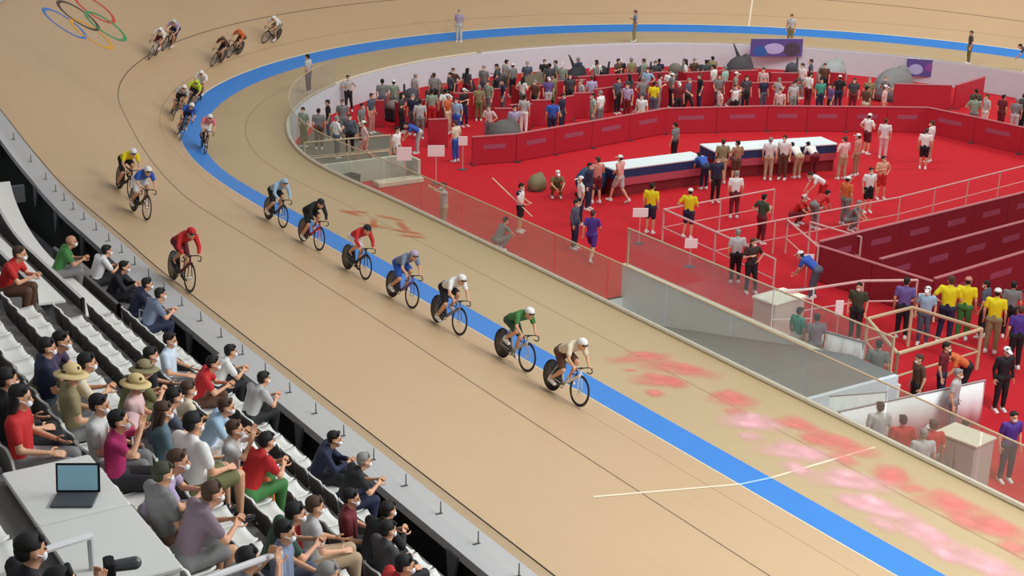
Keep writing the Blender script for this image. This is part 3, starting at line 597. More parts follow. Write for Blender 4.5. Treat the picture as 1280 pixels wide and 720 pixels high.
def make_pose(J, cyc=False):
    """J: joints of the pose -> meshes of the body and of the clothing. local frame: facing +x"""
    g = {k: (V(v) if isinstance(v, (tuple, list)) else v) for k, v in J.items()}
    lat = V((0, 1, 0)); pel, che, nk, hdp, face = g['pelvis'], g['chest'], g['neck'], g['head'], g['face'].normalized()
    T = (che-pel).normalized(); fw = lat.cross(T)*-1
    if fw.x < 0 and abs(T.z) > .5: fw = -fw
    def torso(mb, e):
        mb.cap(g['hipL'], g['hipR'], .095+e, .095+e); mb.cap(pel, pel+(che-pel)*.5, .12+e, .115+e, flat=.82, side=lat)
        mb.cap(pel+(che-pel)*.4, che, .118+e, .135+e, flat=.8, side=lat)
        for s_ in 'LR': sh = g['sh'+s_]; mb.cap(pel+(g['hip'+s_]-pel)*.5, che+(sh-che)*.45, .085+e, .095+e, flat=.95, side=lat); mb.cap(che+(sh-che)*.25, sh, .07+e, .056+e)
        mb.cap(che, nk, .09+e*.5, .06+e*.3)
    body = MB(); torso(body, 0)
    body.cap(nk-T*.02, hdp-V((0, 0, .07)), .056, .052)
    for s_ in 'LR':
        body.cap(g['sh'+s_], g['el'+s_], .05, .038); body.cap(g['el'+s_], g['wr'+s_], .038, .025)
        mid = g['kn'+s_]+(g['an'+s_]-g['kn'+s_])*.3
        body.cap(g['hip'+s_], g['kn'+s_], .088, .056); body.cap(g['kn'+s_], mid, .053, .055); body.cap(mid, g['an'+s_], .053, .034)
        td = g.get('toe'+s_, V((1, 0, -.15))).normalized(); body.cap(g['an'+s_]-td*.03-V((0, 0, .03)), g['an'+s_]+td*.13-V((0, 0, .045)), .034, .03, flat=.8)
    # head: skull, face, jaw, nose, ears
    upv = V((0, 0, 1)); upv = (upv-face*upv.dot(face)).normalized(); sd = upv.cross(face)
    Rm = Matrix((face, sd, upv)).transposed()
    h = lambda x, y, z: hdp+Rm @ V((x, y, z))
    body.ell(h(-.012, 0, .03), (.098, .078, .092), rot=Rm); body.ell(h(.028, 0, -.015), (.062, .062, .085), rot=Rm); body.cap(h(.03, 0, -.075), h(.055, 0, -.088), .045, .028)
    body.cap(h(.088, 0, .01), h(.108, 0, -.022), .012, .017, seg=8)
    for y in (-1, 1): body.ell(h(-.005, .08*y, -.005), (.022, .012, .034), rot=Rm)
    bm_ = remesh(body, .0155, 2)
    for s_, fl in (('L', True), ('R', False)):
        d = g.get('hd'+s_, (g['wr'+s_]-g['el'+s_])); yd = g.get('th'+s_, V((1, 0, .2)))
        place(bm_, HANDS[g.get('curl'+s_, 0)], g['wr'+s_]+V(d).normalized()*.018, d, yd, False, 0)
    for y in (-1, 1): bm_.ell(h(.083, .032*y, .012), (.009, .014, .008), 1, rot=Rm, seg=8, rings=5); bm_.cap(h(.088, .02*y, .033), h(.082, .045*y, .034), .005, .004, 1, seg=6, hemi=1)
    bm_.ell(h(.088, 0, -.052), (.008, .022, .007), 2, rot=Rm, seg=8, rings=5)
    out = {'body': bm_.mesh('body', [SKIN, EYE, LIP], True)}
    top = MB(); torso(top, .016)
    for s_ in 'LR': top.cap(g['sh'+s_], g['sh'+s_]+(g['el'+s_]-g['sh'+s_])*.62, .068, .06)
    out['top'] = remesh(top, .02, 1).mesh('top', [cm('white')], True)
    tl = MB(); torso(tl, .016)
    for s_ in 'LR': tl.cap(g['sh'+s_], g['el'+s_], .066, .052); tl.cap(g['el'+s_], g['wr'+s_]-(g['wr'+s_]-g['el'+s_])*.05, .052, .038)
    out['topL'] = remesh(tl, .02, 1).mesh('top_long', [cm('white')], True)
    for nm, fr in (('L', .97), ('B', 0)):
        lo = MB(); lo.cap(g['hipL'], g['hipR'], .118, .118); lo.cap(pel-T*.02, pel+T*.08, .137, .132, flat=.85, side=lat)
        for s_ in 'LR':
            lo.cap(g['hip'+s_], g['kn'+s_] if fr else g['hip'+s_]+(g['kn'+s_]-g['hip'+s_])*.8, .108, .076 if fr else .088)
            if fr: lo.cap(g['kn'+s_], g['kn'+s_]+(g['an'+s_]-g['kn'+s_])*.93, .076, .058)
        out[nm] = remesh(lo, .022, 1).mesh('lower', [cm('navy')], True)
    for s_ in 'LR':
        td = g.get('toe'+s_, V((1, 0, -.1))).normalized(); a = g['an'+s_]; mb = MB()
        mb.cap(a-td*.055-V((0, 0, .045)), a+td*.06-V((0, 0, .045)), .042, .044, flat=.75, side=lat); mb.cap(a+td*.05-V((0, 0, .048)), a+td*.15-V((0, 0, .058)), .044, .036, flat=.7, side=lat); mb.cap(a-td*.03-V((0, 0, .03)), a-td*.02+V((0, 0, .01)), .045, .042)
        mb.box(a+td*.045-V((0, 0, .078)), (.25, .08, .022), bev=.008, rot=Matrix((td, lat, td.cross(lat))).transposed())
        out['shoe'+s_] = mb.mesh('shoe', [cm('sole')], True)
    mb = MB(); mb.ell(h(-.026, 0, .052), (.098, .086, .084), rot=Rm, zmin=-.3); mb.ell(h(-.052, 0, .012), (.064, .076, .08), rot=Rm); mb.cap(h(.045, -.05, .098), h(.045, .05, .098), .022, .022)
    out['hS'] = mb.mesh('hair', [cm('hairblack')], True)
    mb2 = MB(); mb2.v, mb2.f, mb2.m = list(mb.v), list(mb.f), list(mb.m); mb2.cap(h(-.06, 0, .02), h(-.09, 0, -.24), .082, .05, flat=.6, side=sd); mb2.cap(h(-.02, .07, .0), h(-.05, .085, -.2), .03, .022); mb2.cap(h(-.02, -.07, .0), h(-.05, -.085, -.2), .03, .022)
    out['hH'] = mb2.mesh('hair', [cm('hairblack')], True)
    mb = MB(); mb.ell(h(-.016, 0, .05), (.112, .094, .088), rot=Rm, zmin=-.1); mb.cap(h(.08, 0, .055), h(.155, 0, .045), .055, .05, flat=.14, side=sd)
    out['cap'] = mb.mesh('cap', [cm('white')], True)
    mb = MB(); mb.ell(h(-.012, 0, .06), (.108, .094, .085), rot=Rm, zmin=-.2)
    n = 20
    o = len(mb.v)
    for i in range(n): t = 2*math.pi*i/n; mb.v += [tuple(h(-.012+.10*math.cos(t), .088*math.sin(t), .045)), tuple(h(-.012+.19*math.cos(t), .175*math.sin(t), .012)), tuple(h(-.012+.19*math.cos(t), .175*math.sin(t), .004)), tuple(h(-.012+.10*math.cos(t), .088*math.sin(t), .03))]
    for i in range(n):
        a, b = o+i*4, o+((i+1) % n)*4
        for j in range(4): mb.f.append((a+j, a+(j+1) % 4, b+(j+1) % 4, b+j)); mb.m.append(0)
    out['hat'] = mb.mesh('hat', [cm('straw')], True)
    mb = MB(); mb.ell(h(.072, 0, -.045), (.038, .052, .04), rot=Rm); mb.tube([h(.06, .055, -.03), h(.0, .084, .0)], .004, seg=5); mb.tube([h(.06, -.055, -.03), h(.0, -.084, .0)], .004, seg=5)
    out['mask'] = mb.mesh('face_mask', [mat('mask_white', 'eef0f2', .7)], True)
    if cyc:
        mb = MB(); mb.ell(h(-.015, 0, .055), (.135, .1, .098), rot=Rm, zmin=-.35); mb.cap(h(-.1, 0, .06), h(-.2, 0, .045), .07, .02, flat=.8, side=sd); out['helmet'] = remesh(mb, .012, 2).mesh('helmet', [cm('white')], True)
        mb = MB()
        mb.ell(h(.085, 0, .018), (.035, .072, .03), rot=Rm); out['visor'] = mb.mesh('visor', [mat('visor_dark', '15181d', .15)], True)
    return out

def stand(**k):
    J = dict(pelvis=(0, 0, .93), chest=(.01, 0, 1.27), neck=(.01, 0, 1.42), head=(.035, 0, 1.55), face=(1, 0, -.12),
             shL=(0, .185, 1.37), shR=(0, -.185, 1.37), elL=(-.03, .25, 1.10), elR=(-.03, -.25, 1.10), wrL=(.04, .25, .87), wrR=(.04, -.25, .87),
             hipL=(0, .09, .88), hipR=(0, -.09, .88), knL=(.02, .1, .48), knR=(.02, -.1, .48), anL=(-.01, .11, .09), anR=(-.01, -.11, .09), thL=(.6, -.4, 0), thR=(.6, .4, 0))
    J.update(k); return J
POSES = {
 'stand': make_pose(stand()),
 'hip': make_pose(stand(elL=(-.08, .36, 1.13), wrL=(.05, .2, 1.0), hdL=(.3, -.9, -.3), elR=(.05, -.27, 1.1), wrR=(.22, -.12, 1.2), hdR=(.5, .7, .2), knL=(.06, .12, .48), anL=(.03, .16, .09), face=(1, .35, -.1))),
 'walk': make_pose(stand(elL=(-.13, .24, 1.12), wrL=(-.1, .27, .87), elR=(.08, -.24, 1.12), wrR=(.28, -.2, 1.0), knL=(.2, .09, .52), anL=(.3, .1, .11), knR=(-.06, -.09, .48), anR=(-.33, -.1, .14), toeL=(1, 0, .1), toeR=(1, 0, -.5), pelvis=(0, 0, .91))),
 'point': make_pose(stand(elL=(.2, .25, 1.42), wrL=(.42, .2, 1.52), elR=(.16, -.26, 1.38), wrR=(.34, -.2, 1.5), face=(1, 0, 0))),
 'stick': make_pose(stand(elL=(.03, .25, 1.1), wrL=(.25, .14, 1.02), elR=(.02, -.26, 1.1), wrR=(.24, -.18, 1.0), hdL=(.7, -.5, 0), hdR=(.7, .5, 0), curlL=1, curlR=1, face=(1, 0, -.25))),
 'bend': make_pose(stand(pelvis=(-.12, 0, .9), chest=(.2, 0, 1.08), neck=(.33, 0, 1.14), head=(.45, 0, 1.19), face=(1, 0, -.5), shL=(.27, .18, 1.12), shR=(.27, -.18, 1.12), elL=(.36, .22, .86), elR=(.36, -.22, .86), wrL=(.5, .16, .68), wrR=(.5, -.16, .68), hipL=(-.12, .09, .87), hipR=(-.12, -.09, .87), knL=(-.02, .1, .48), knR=(-.02, -.1, .48))),
 'crouch': make_pose(stand(pelvis=(-.2, 0, .36), chest=(.02, 0, .66), neck=(.1, 0, .82), head=(.17, 0, .95), face=(1, 0, -.35), shL=(.08, .185, .76), shR=(.08, -.185, .76), elL=(.25, .24, .58), elR=(.25, -.24, .58), wrL=(.42, .12, .45), wrR=(.42, -.12, .45), hipL=(-.2, .09, .34), hipR=(-.2, -.09, .34), knL=(.2, .16, .5), knR=(.22, -.16, .46), anL=(.02, .16, .09), anR=(-.05, -.14, .09))),
 'sit': make_pose(stand(pelvis=(0, 0, .10), chest=(-.02, 0, .46), neck=(.0, 0, .61), head=(.03, 0, .74), face=(1, 0, -.15), shL=(-.02, .185, .56), shR=(-.02, -.185, .56), elL=(.04, .25, .3), elR=(.04, -.25, .3), wrL=(.28, .16, .24), wrR=(.28, -.16, .24), hipL=(0, .09, .09), hipR=(0, -.09, .09), knL=(.44, .12, .10), knR=(.44, -.12, .10), anL=(.46, .13, -.34), anR=(.42, -.13, -.34))),
 'sitlean': make_pose(stand(pelvis=(.02, 0, .10), chest=(.17, 0, .43), neck=(.25, 0, .56), head=(.33, 0, .67), face=(1, 0, -.1), shL=(.2, .185, .52), shR=(.2, -.185, .52), elL=(.34, .23, .28), elR=(.34, -.23, .28), wrL=(.5, .08, .33), wrR=(.5, -.08, .33), hdL=(.6, -.6, .2), hdR=(.6, .6, .2), hipL=(0, .09, .09), hipR=(0, -.09, .09), knL=(.44, .13, .12), knR=(.44, -.13, .12), anL=(.38, .14, -.32), anR=(.36, -.14, -.32))),
 'sitphoto': make_pose(stand(pelvis=(0, 0, .10), chest=(.02, 0, .46), neck=(.04, 0, .61), head=(.08, 0, .74), face=(1, .1, 0), shL=(.02, .185, .57), shR=(.02, -.185, .57), elL=(.22, .27, .48), elR=(.22, -.27, .48), wrL=(.3, .1, .68), wrR=(.3, -.1, .68), hdL=(.1, -.4, .8), hdR=(.1, .4, .8), hipL=(0, .09, .09), hipR=(0, -.09, .09), knL=(.44, .12, .10), knR=(.44, -.12, .10), anL=(.46, .13, -.34), anR=(.42, -.13, -.34))),
}
# track cyclists: low on the drops; pedals at two phases
def cyc(ph):
    bb = V((0, 0, .285)); ca = math.radians(ph); out = {}
    J = dict(pelvis=(-.19, 0, .99), chest=(.17, 0, 1.17), neck=(.32, 0, 1.22), head=(.44, 0, 1.27), face=(1, 0, .02), shL=(.25, .175, 1.17), shR=(.25, -.175, 1.17),
             elL=(.36, .24, .96), elR=(.36, -.24, .96), wrL=(.5, .19, .84), wrR=(.5, -.19, .84), hdL=(.8, 0, -.35), hdR=(.8, 0, -.35), curlL=1, curlR=1, hipL=(-.2, .085, .94), hipR=(-.2, -.085, .94), thL=(.2, -.9, .2), thR=(.2, .9, .2))
    for s_, sg in (('L', 1), ('R', -1)):
        pd = bb+V((math.cos(ca), 0, math.sin(ca)))*.165*sg; y = .12*sg
        an = pd+V((-.11, y, .10)); hp = V(J['hip'+s_]); a, b = .43, .43
        d = an-hp; L = min(d.length, .855); m = (a*a-b*b+L*L)/(2*L); hh = math.sqrt(max(0, a*a-m*m)); u = d.normalized(); w = V((0, 1, 0)).cross(u); w = w if w.x > 0 else -w
        J['kn'+s_] = hp+u*m+w*hh; J['an'+s_] = an; J['toe'+s_] = (1, 0, -.18)
    return J
CYC = {p: make_pose(cyc(p), True) for p in (-80, 20, 60)}
def slotmat(o, m):
    if m is None: return
    o.material_slots[0].link = 'OBJECT'; o.material_slots[0].material = m
def dress(root, P, skin, top, tlong, low, hair, mask=False, shoes='sole'):
    b = link('body', P['body'], root); slotmat(b, skin)
    t = link('shirt', P['topL' if tlong else 'top'], root); slotmat(t, cm(top))
    lt, lc = low.split(); l_ = link('trousers' if lt == 'L' else 'shorts', P[lt], root); slotmat(l_, cm(lc))
    for s_ in 'LR': q = link('shoe', P['shoe'+s_], root); slotmat(q, cm(shoes))
    ht, hc = hair.split(); hm = 'hair'+{'brown': 'brown', 'grey': 'grey'}.get(hc, 'black')
    if ht in 'SH': q = link('hair', P['h'+ht], root); slotmat(q, cm(hm) if hc != 'darkolive' else cm('darkolive'))
    elif ht == 'C': q = link('hair', P['hS'], root); slotmat(q, cm('hairblack')); q = link('cap', P['cap'], root); slotmat(q, cm(hc))
    elif ht == 'K': q = link('hair', P['hS'], root); slotmat(q, cm('hairbrown')); q = link('hat', P['hat'], root); slotmat(q, cm(hc))
    if mask: link('face_mask', P['mask'], root)
def person(loc, rz, pose, top, low, hair, lab, grp=None, scale=1.0, tlong=False, skin=None, mask=True):
    r = empty('person', loc, rz, label=lab, category='person'); r.scale = (scale,)*3
    if grp: r['group'] = grp
    dress(r, POSES[pose], skin or SKIN, top, tlong, low, hair, mask); return r
PEOPLE=[
(-21.39, 6.17, 'point', 'lightgrey', 'L beige', 'S brown', 'person in pale grey and cream standing right behind the near glass, arms raised'),
(-20.3, 8.44, 'stick', 'whitenavy', 'B black', 'S black', 'person in a white and navy shirt holding a long pole'),
(-18.95, 6.85, 'crouch', 'grey', 'L grey', 'S black', 'person in grey crouching low behind the glass near the pole'),
(-20.05, 10.7, 'stand', 'white', 'L navy', 'C white', 'person in a white shirt and white cap behind the purple shirt'),
(-17.89, 8.95, 'stand', 'slate', 'L navy', 'S black', 'person in slate grey clothes standing at the left of the purple shirt'),
(-16.56, 8.65, 'walk', 'purple', 'B purple', 'S brown', 'person in a purple and pink shirt with bare legs nearest the glass'),
(-22.0, 12.81, 'hip', 'salmon', 'B maroon', 'S brown', 'person in a salmon shirt at the left end of the long covered tables'),
(-21.72, 13.59, 'walk', 'salmon2', 'B lightgrey', 'C white', 'person in a pink shirt and grey shorts striding past the table end'),
(-21.47, 12.05, 'stand', 'navy', 'L navy', 'S black', 'person dressed all in dark navy at the left end of the tables'),
(-23.31, 11.96, 'crouch', 'olive', 'L olive', 'C white', 'person in olive crouching over bags left of the tables'),
(-18.09, 12.15, 'stand', 'yellow', 'B navy', 'S black', 'volunteer in a bright yellow shirt and navy shorts nearer the long table'),
(-17.01, 12.88, 'hip', 'yellow', 'B navy', 'C white', 'volunteer in a bright yellow shirt and a white cap beside the white frame'),
(-18.18, 15.89, 'stand', 'white', 'L maroon', 'S grey', 'person in a white shirt and dark red trousers inside the pale railing'),
(-15.41, 14.62, 'hip', 'camo', 'L maroon', 'S black', 'person in a dark green shirt and dark trousers inside the railed lane'),
(-12.72, 11.18, 'stand', 'lightgrey', 'L black', 'S grey', 'person in a light grey shirt and black trousers seen from behind by the railing'),
(-11.82, 10.97, 'hip', 'darkbrown', 'L black', 'H brown', 'long haired person in dark brown beside the light grey shirt'),
(-21.7, 17.48, 'bend', 'blue', 'L navy', 'S black', 'person in a royal blue shirt bending at the gap between the tables'),
(-20.11, 16.68, 'stand', 'navy', 'L black', 'S brown', 'person in navy beside the blue shirt at the gap between the tables'),
(-20.44, 18.71, 'stand', 'khaki', 'L beige', 'S brown', 'person in khaki at the front of the right table, leftmost of the row'),
(-20.5, 19.15, 'hip', 'tan', 'B brown', 'S black', 'person in tan standing second in the row at the right table'),
(-22.2, 21.34, 'bend', 'white', 'L beige', 'S black', 'person in a white shirt and beige trousers leaning over the right table'),
(-21.15, 21.03, 'stand', 'white2', 'L beige', 'S grey', 'person in a white top with grey hair in the middle of the right table'),
(-20.65, 21.12, 'stand', 'white', 'L brown', 'S black', 'person in a white shirt and brown trousers at the right table'),
(-21.48, 22.44, 'bend', 'white', 'L maroon', 'S black', 'person in a white shirt bending at the right end of the right table'),
(-20.33, 23.21, 'hip', 'palepink', 'L beige', 'S brown', 'person in a pale pink shirt and beige trousers right of the tables'),
(-20.49, 24.1, 'stand', 'salmon', 'L tan', 'C white', 'person in a salmon shirt right of the tables, taller of the pair'),
(-22.9, 27.15, 'hip', 'white', 'B maroon', 'C white', 'person in a white shirt and dark red shorts near the back red wall'),
(-22.02, 27.19, 'stand', 'white2', 'L palepink', 'S brown', 'person in a plain white top and pale trousers near the back red wall'),
(-19.97, 27.29, 'stand', 'white', 'B black', 'S brown', 'person in a white shirt and black shorts alone on the open red floor'),
(-20.7, 28.44, 'stand', 'white2', 'L salmon', 'S brown', 'person in white standing behind the black shorts on the open floor'),
(-16.47, 20.59, 'stand', 'white', 'B black', 'S black', 'person in a white shirt and black shorts in front of the pale railing'),
(-17.56, 22.36, 'hip', 'peach', 'B red', 'S black', 'person in a peach shirt and red shorts behind the pale railing'),
(-17.68, 19.46, 'bend', 'white', 'L red', 'S black', 'person in a white shirt leaning over in front of the red shirts'),
(-16.48, 17.28, 'crouch', 'red', 'L maroon', 'C palepink', 'person in a red shirt crouching by the railing, left of two'),
(-15.79, 17.43, 'bend', 'red', 'L grey', 'S black', 'person in a red shirt bending by the railing, right of two'),
(-15.51, 18.6, 'stand', 'orange', 'L grey', 'C white', 'person in an orange shirt behind the railing'),
(-15.24, 18.51, 'crouch', 'grey', 'L grey', 'S grey', 'person in grey crouching at the railing below the orange shirt'),
(-25.45, 19.1, 'stand', 'grey', 'L black', 'S black', 'person in dark grey standing against the back red wall'),
(-10.51, 12.19, 'bend', 'blue', 'L slate', 'C white', 'person in a blue shirt bending at the dark red boards'),
(-7.41, 10.78, 'stand', 'darkolive', 'L black', 'S black', 'person in dark olive at the railing corner below the dark red boards'),
(-6.7, 12.05, 'stand', 'violet', 'L black', 'S black', 'person in violet behind the light blue shirt'),
(-6.42, 12.16, 'stand', 'skyblue', 'L slate', 'C white', 'person in a light blue shirt and a white cap behind the wooden topped pen'),
(-6.06, 12.66, 'hip', 'yellow', 'L navy', 'S brown', 'volunteer in a yellow shirt, leftmost of the three by the dark red boards'),
(-5.96, 13.54, 'stand', 'yellow', 'L green', 'C salmon', 'volunteer in a yellow shirt, middle of the three by the dark red boards'),
(-4.92, 13.25, 'stand', 'yellow', 'L khaki', 'C white', 'volunteer in a yellow shirt, rightmost of the three by the dark red boards'),
(-5.46, 14.58, 'stand', 'grey', 'L black', 'S black', 'person in grey at the far right beside the yellow shirts'),
(-3.85, 12.86, 'stand', 'purple', 'L black', 'S brown', 'person in purple at the right edge behind the yellow shirts'),
(-5.88, 13.83, 'stand', 'slate', 'L black', 'S black', 'person in slate between two yellow shirts'),
(-2.23, 10.34, 'stand', 'black', 'L black', 'C white', 'person in black with a white cap on the open floor right of the pen'),
(-6.77, 8.01, 'stand', 'teal', 'L white', 'S black', 'person in a teal shirt right behind the tall glass'),
(-6.11, 7.98, 'stand', 'mauve', 'L grey', 'S black', 'dark haired person in mauve behind the tall glass next to the teal shirt'),
(-2.92, 8.17, 'stand', 'brown', 'L black', 'S brown', 'person in brown inside the wooden topped pen'),
(-3.16, 10.0, 'bend', 'orange', 'L black', 'S black', 'person in an orange shirt bending below the pen corner'),
(-3.03, 9.13, 'stand', 'maroon', 'L navy', 'S black', 'person in maroon below the pen'),
(-1.77, 8.09, 'stand', 'lightgrey', 'L grey', 'S grey', 'person in light grey behind the white wall'),
(-3.89, 7.82, 'stand', 'grey', 'L brown', 'S black', 'person in grey left of the pen beside the white sheet'),
(-1.24, 5.1, 'stand', 'lightgrey', 'L grey', 'S black', 'dark haired person in light grey behind the near glass, left of the red shirts'),
(-0.37, 5.03, 'stand', 'red', 'L maroon', 'S black', 'person in a red shirt behind the near glass, left of two'),
(0.1, 5.6, 'stand', 'red', 'L grey', 'S brown', 'person in a red shirt behind the near glass, right of two'),
(0.04, 5.11, 'stand', 'lightgrey', 'L grey', 'S grey', 'grey haired person in light grey between two red shirts behind the near glass'),
(-0.27, 6.18, 'crouch', 'palepink', 'L maroon', 'C white', 'person in pale pink low behind the near glass'),
(0.39, 7.35, 'stand', 'purple', 'L navy', 'S black', 'person in deep purple on the open red floor by the near glass'),
(-0.13, 7.07, 'crouch', 'black', 'L black', 'S black', 'person in black low beside the grey cabinet'),
(-29.63, 11.52, 'stand', 'cream', 'L blue', 'S brown', 'person in a cream top and bright blue trousers by the white notice board'),
(-31.57, 10.86, 'bend', 'blue', 'L lightgrey', 'S black', 'person in a blue shirt bending left of the white notice board'),
(-29.91, 8.75, 'stand', 'white', 'L grey', 'S black', 'person in a white shirt by the rails of the left ramp'),
(-40.1, 12.11, 'hip', 'lightgrey', 'L black', 'S black', 'person in a light grey shirt standing tallest at the left end of the white wall'),
(-35.3, 8.86, 'stand', 'black', 'L slate', 'S black', 'person in black near the left end of the white wall'),
(-35.25, 9.34, 'stand', 'grey', 'L grey', 'S brown', 'person in grey near the left end of the white wall'),
(-32.25, 7.64, 'hip', 'white', 'L slate', 'S grey', 'person in a white shirt above the left ramp rails'),
(-32.55, 8.38, 'stand', 'slate', 'L black', 'S black', 'person in slate above the left ramp rails'),
(-31.24, 8.34, 'walk', 'palepink', 'L salmon', 'C white', 'person in pale pink walking above the left ramp rails'),
(-34.62, 7.35, 'stand', 'sage', 'L olive', 'S black', 'person in sage green behind the curved end of the glass'),
(-33.92, 7.69, 'stand', 'grey', 'L brown', 'S black', 'person in grey and brown behind the curved end of the glass'),
(-34.28, 9.8, 'stand', 'grey', 'L maroon', 'S black', 'person in grey and maroon beside the leftmost red cabin'),
(-35.59, 10.92, 'stand', 'slate', 'L salmon', 'S brown', 'person in slate and pink trousers beside the leftmost red cabin'),
(-33.65, 12.18, 'stand', 'lightgrey', 'L grey', 'S black', 'person in light grey left of the orange shirt'),
(-34.15, 13.81, 'stand', 'orange', 'L cream', 'C white', 'person in an orange shirt and a pale cap among the red cabins'),
(-33.4, 13.8, 'stand', 'skyblue', 'L blue', 'S black', 'person in a light blue top among the red cabins'),
(-35.36, 13.73, 'stand', 'sage', 'L red', 'S black', 'person in sage with red trousers among the red cabins'),
(-31.66, 14.33, 'hip', 'palepink', 'L grey', 'S brown', 'person in pale pink beside the grey covered equipment'),
(-30.93, 15.07, 'stand', 'lilac', 'L palepink', 'S black', 'person in lilac among the red cabins'),
(-32.72, 16.71, 'stand', 'lightgrey', 'L white', 'S black', 'person in light grey trousers leaning among the red cabins'),
(-35.79, 20.07, 'stand', 'violet', 'L lightgrey', 'C white', 'person in violet among the cabins of the second row'),
(-31.18, 17.14, 'stand', 'blue', 'L navy', 'S black', 'person in blue behind the long red wall'),
(-31.99, 18.19, 'stand', 'navy', 'L navy', 'S black', 'person in navy behind the long red wall'),
(-34.96, 21.79, 'stand', 'lilac', 'L grey', 'S brown', 'person in lilac between two red cabins'),
(-31.39, 19.39, 'stand', 'mint', 'L grey', 'S black', 'person in mint green behind the long red wall'),
(-31.68, 19.99, 'stand', 'white', 'L grey', 'S grey', 'person in a white shirt behind the long red wall, beside mint green'),
(-32.63, 22.17, 'stand', 'lilac', 'L maroon', 'S black', 'person in lilac behind the long red wall left of white'),
(-30.45, 21.29, 'stand', 'white', 'L cream', 'S brown', 'person in white behind the long red wall beside the yellow shirt'),
(-32.56, 23.6, 'stand', 'yellow', 'L slate', 'S black', 'volunteer in a yellow shirt behind the long red wall'),
(-35.44, 25.47, 'hip', 'skyblue', 'L navy', 'S black', 'person in light blue in front of the far white wall'),
(-34.78, 26.34, 'stand', 'white', 'L salmon', 'S brown', 'person in white in front of the middle red cabins'),
(-31.76, 24.37, 'stand', 'maroon', 'L black', 'C white', 'person in maroon behind the long red wall'),
(-34.55, 28.79, 'stand', 'white', 'L grey', 'S black', 'person in white beside the dark bent equipment'),
(-33.98, 28.99, 'stand', 'mint', 'L grey', 'S grey', 'person in mint green beside the dark bent equipment'),
(-30.05, 25.33, 'stand', 'palepink', 'L grey', 'S brown', 'person in pale pink behind the red wall, left of the big white shirt'),
(-30.32, 26.45, 'point', 'white', 'L black', 'S black', 'person in a white shirt and black trousers standing against the back red wall'),
(-33.16, 30.69, 'stand', 'palepink', 'L palepink', 'S black', 'person in pale pink below the purple banner'),
(-29.72, 29.41, 'stand', 'lightgrey', 'L grey', 'S black', 'person in light grey behind the back red wall'),
(-30.91, 31.5, 'stand', 'white', 'L maroon', 'S black', 'person in white beside the teal shirt at the back'),
(-29.75, 31.13, 'stand', 'teal', 'L navy', 'S black', 'person in teal behind the back red wall'),
(-28.66, 30.71, 'stand', 'violet', 'L black', 'S black', 'person in violet behind the back red wall beside teal'),
(-28.84, 27.77, 'stand', 'palepink', 'L olive', 'S brown', 'person in pale pink and olive behind the back red wall'),
(-27.13, 32.53, 'stand', 'palepink', 'L salmon', 'C white', 'person in pale pink standing alone against the long dark red cabins'),
(-27.37, 31.62, 'stand', 'brown', 'L cream', 'S black', 'person in brown behind the back red wall near the pale pink one'),
(-24.57, 35.61, 'stand', 'darkgreen', 'L grey', 'S black', 'person in dark green behind the right end of the back red wall'),
(-23.57, 35.16, 'stand', 'lightgrey', 'L white', 'S brown', 'person in light grey behind the right end of the back red wall'),
(-23.24, 35.82, 'stand', 'maroon', 'L maroon', 'S black', 'person in maroon behind the right end of the back red wall'),
(-22.47, 35.78, 'stand', 'grey', 'L lightgrey', 'S grey', 'person in grey at the right edge behind the back red wall'),
]
CROWD=[(-38.12, 12.81), (-38.21, 13.39), (-39.14, 15.02), (-38.51, 15.65), (-38.79, 16.36), (-39.12, 17.02), (-39.11, 17.77), (-39.32, 18.43), (-39.16, 19.43), (-39.86, 20.31), (-39.06, 20.5), (-39.08, 21.21), (-38.96, 21.74), (-39.26, 22.51), (-39.06, 23.02), (-38.47, 22.98), (-39.29, 24.2), (-38.08, 24.02), (-38.34, 24.79), (-38.3, 25.41), (-38.29, 26.09), (-37.76, 26.42), (-37.44, 26.82), (-37.02, 27.15), (-37.15, 27.64), (-36.63, 28.12), (-36.51, 29.09), (-36.13, 29.54), (-36.67, 30.51), (-33.05, 33.07), (-33.63, 34.25), (-32.74, 34.31), (-35.07, 12.1), (-34.57, 12.33), (-35.13, 14.22), (-34.95, 15.08), (-35.59, 16.24), (-36.11, 17.05), (-35.82, 17.65), (-36.3, 18.9), (-35.55, 19.13), (-36.11, 20.6), (-35.52, 21.06), (-34.56, 21.02), (-34.39, 22.67), (-34.22, 23.42), (-33.4, 23.62), (-33.81, 24.89), (-33.85, 25.66), (-32.48, 25.52), (-32.86, 26.54), (-32.68, 27.52), (-32.86, 28.62), (-31.69, 28.3), (-31.26, 29.01), (-30.83, 29.5), (-30.37, 30.17), (-29.89, 32.47), (-29.07, 32.57), (-28.99, 33.48), (-28.57, 34.14), (-23.51, 34.33), (-22.71, 36.53)]
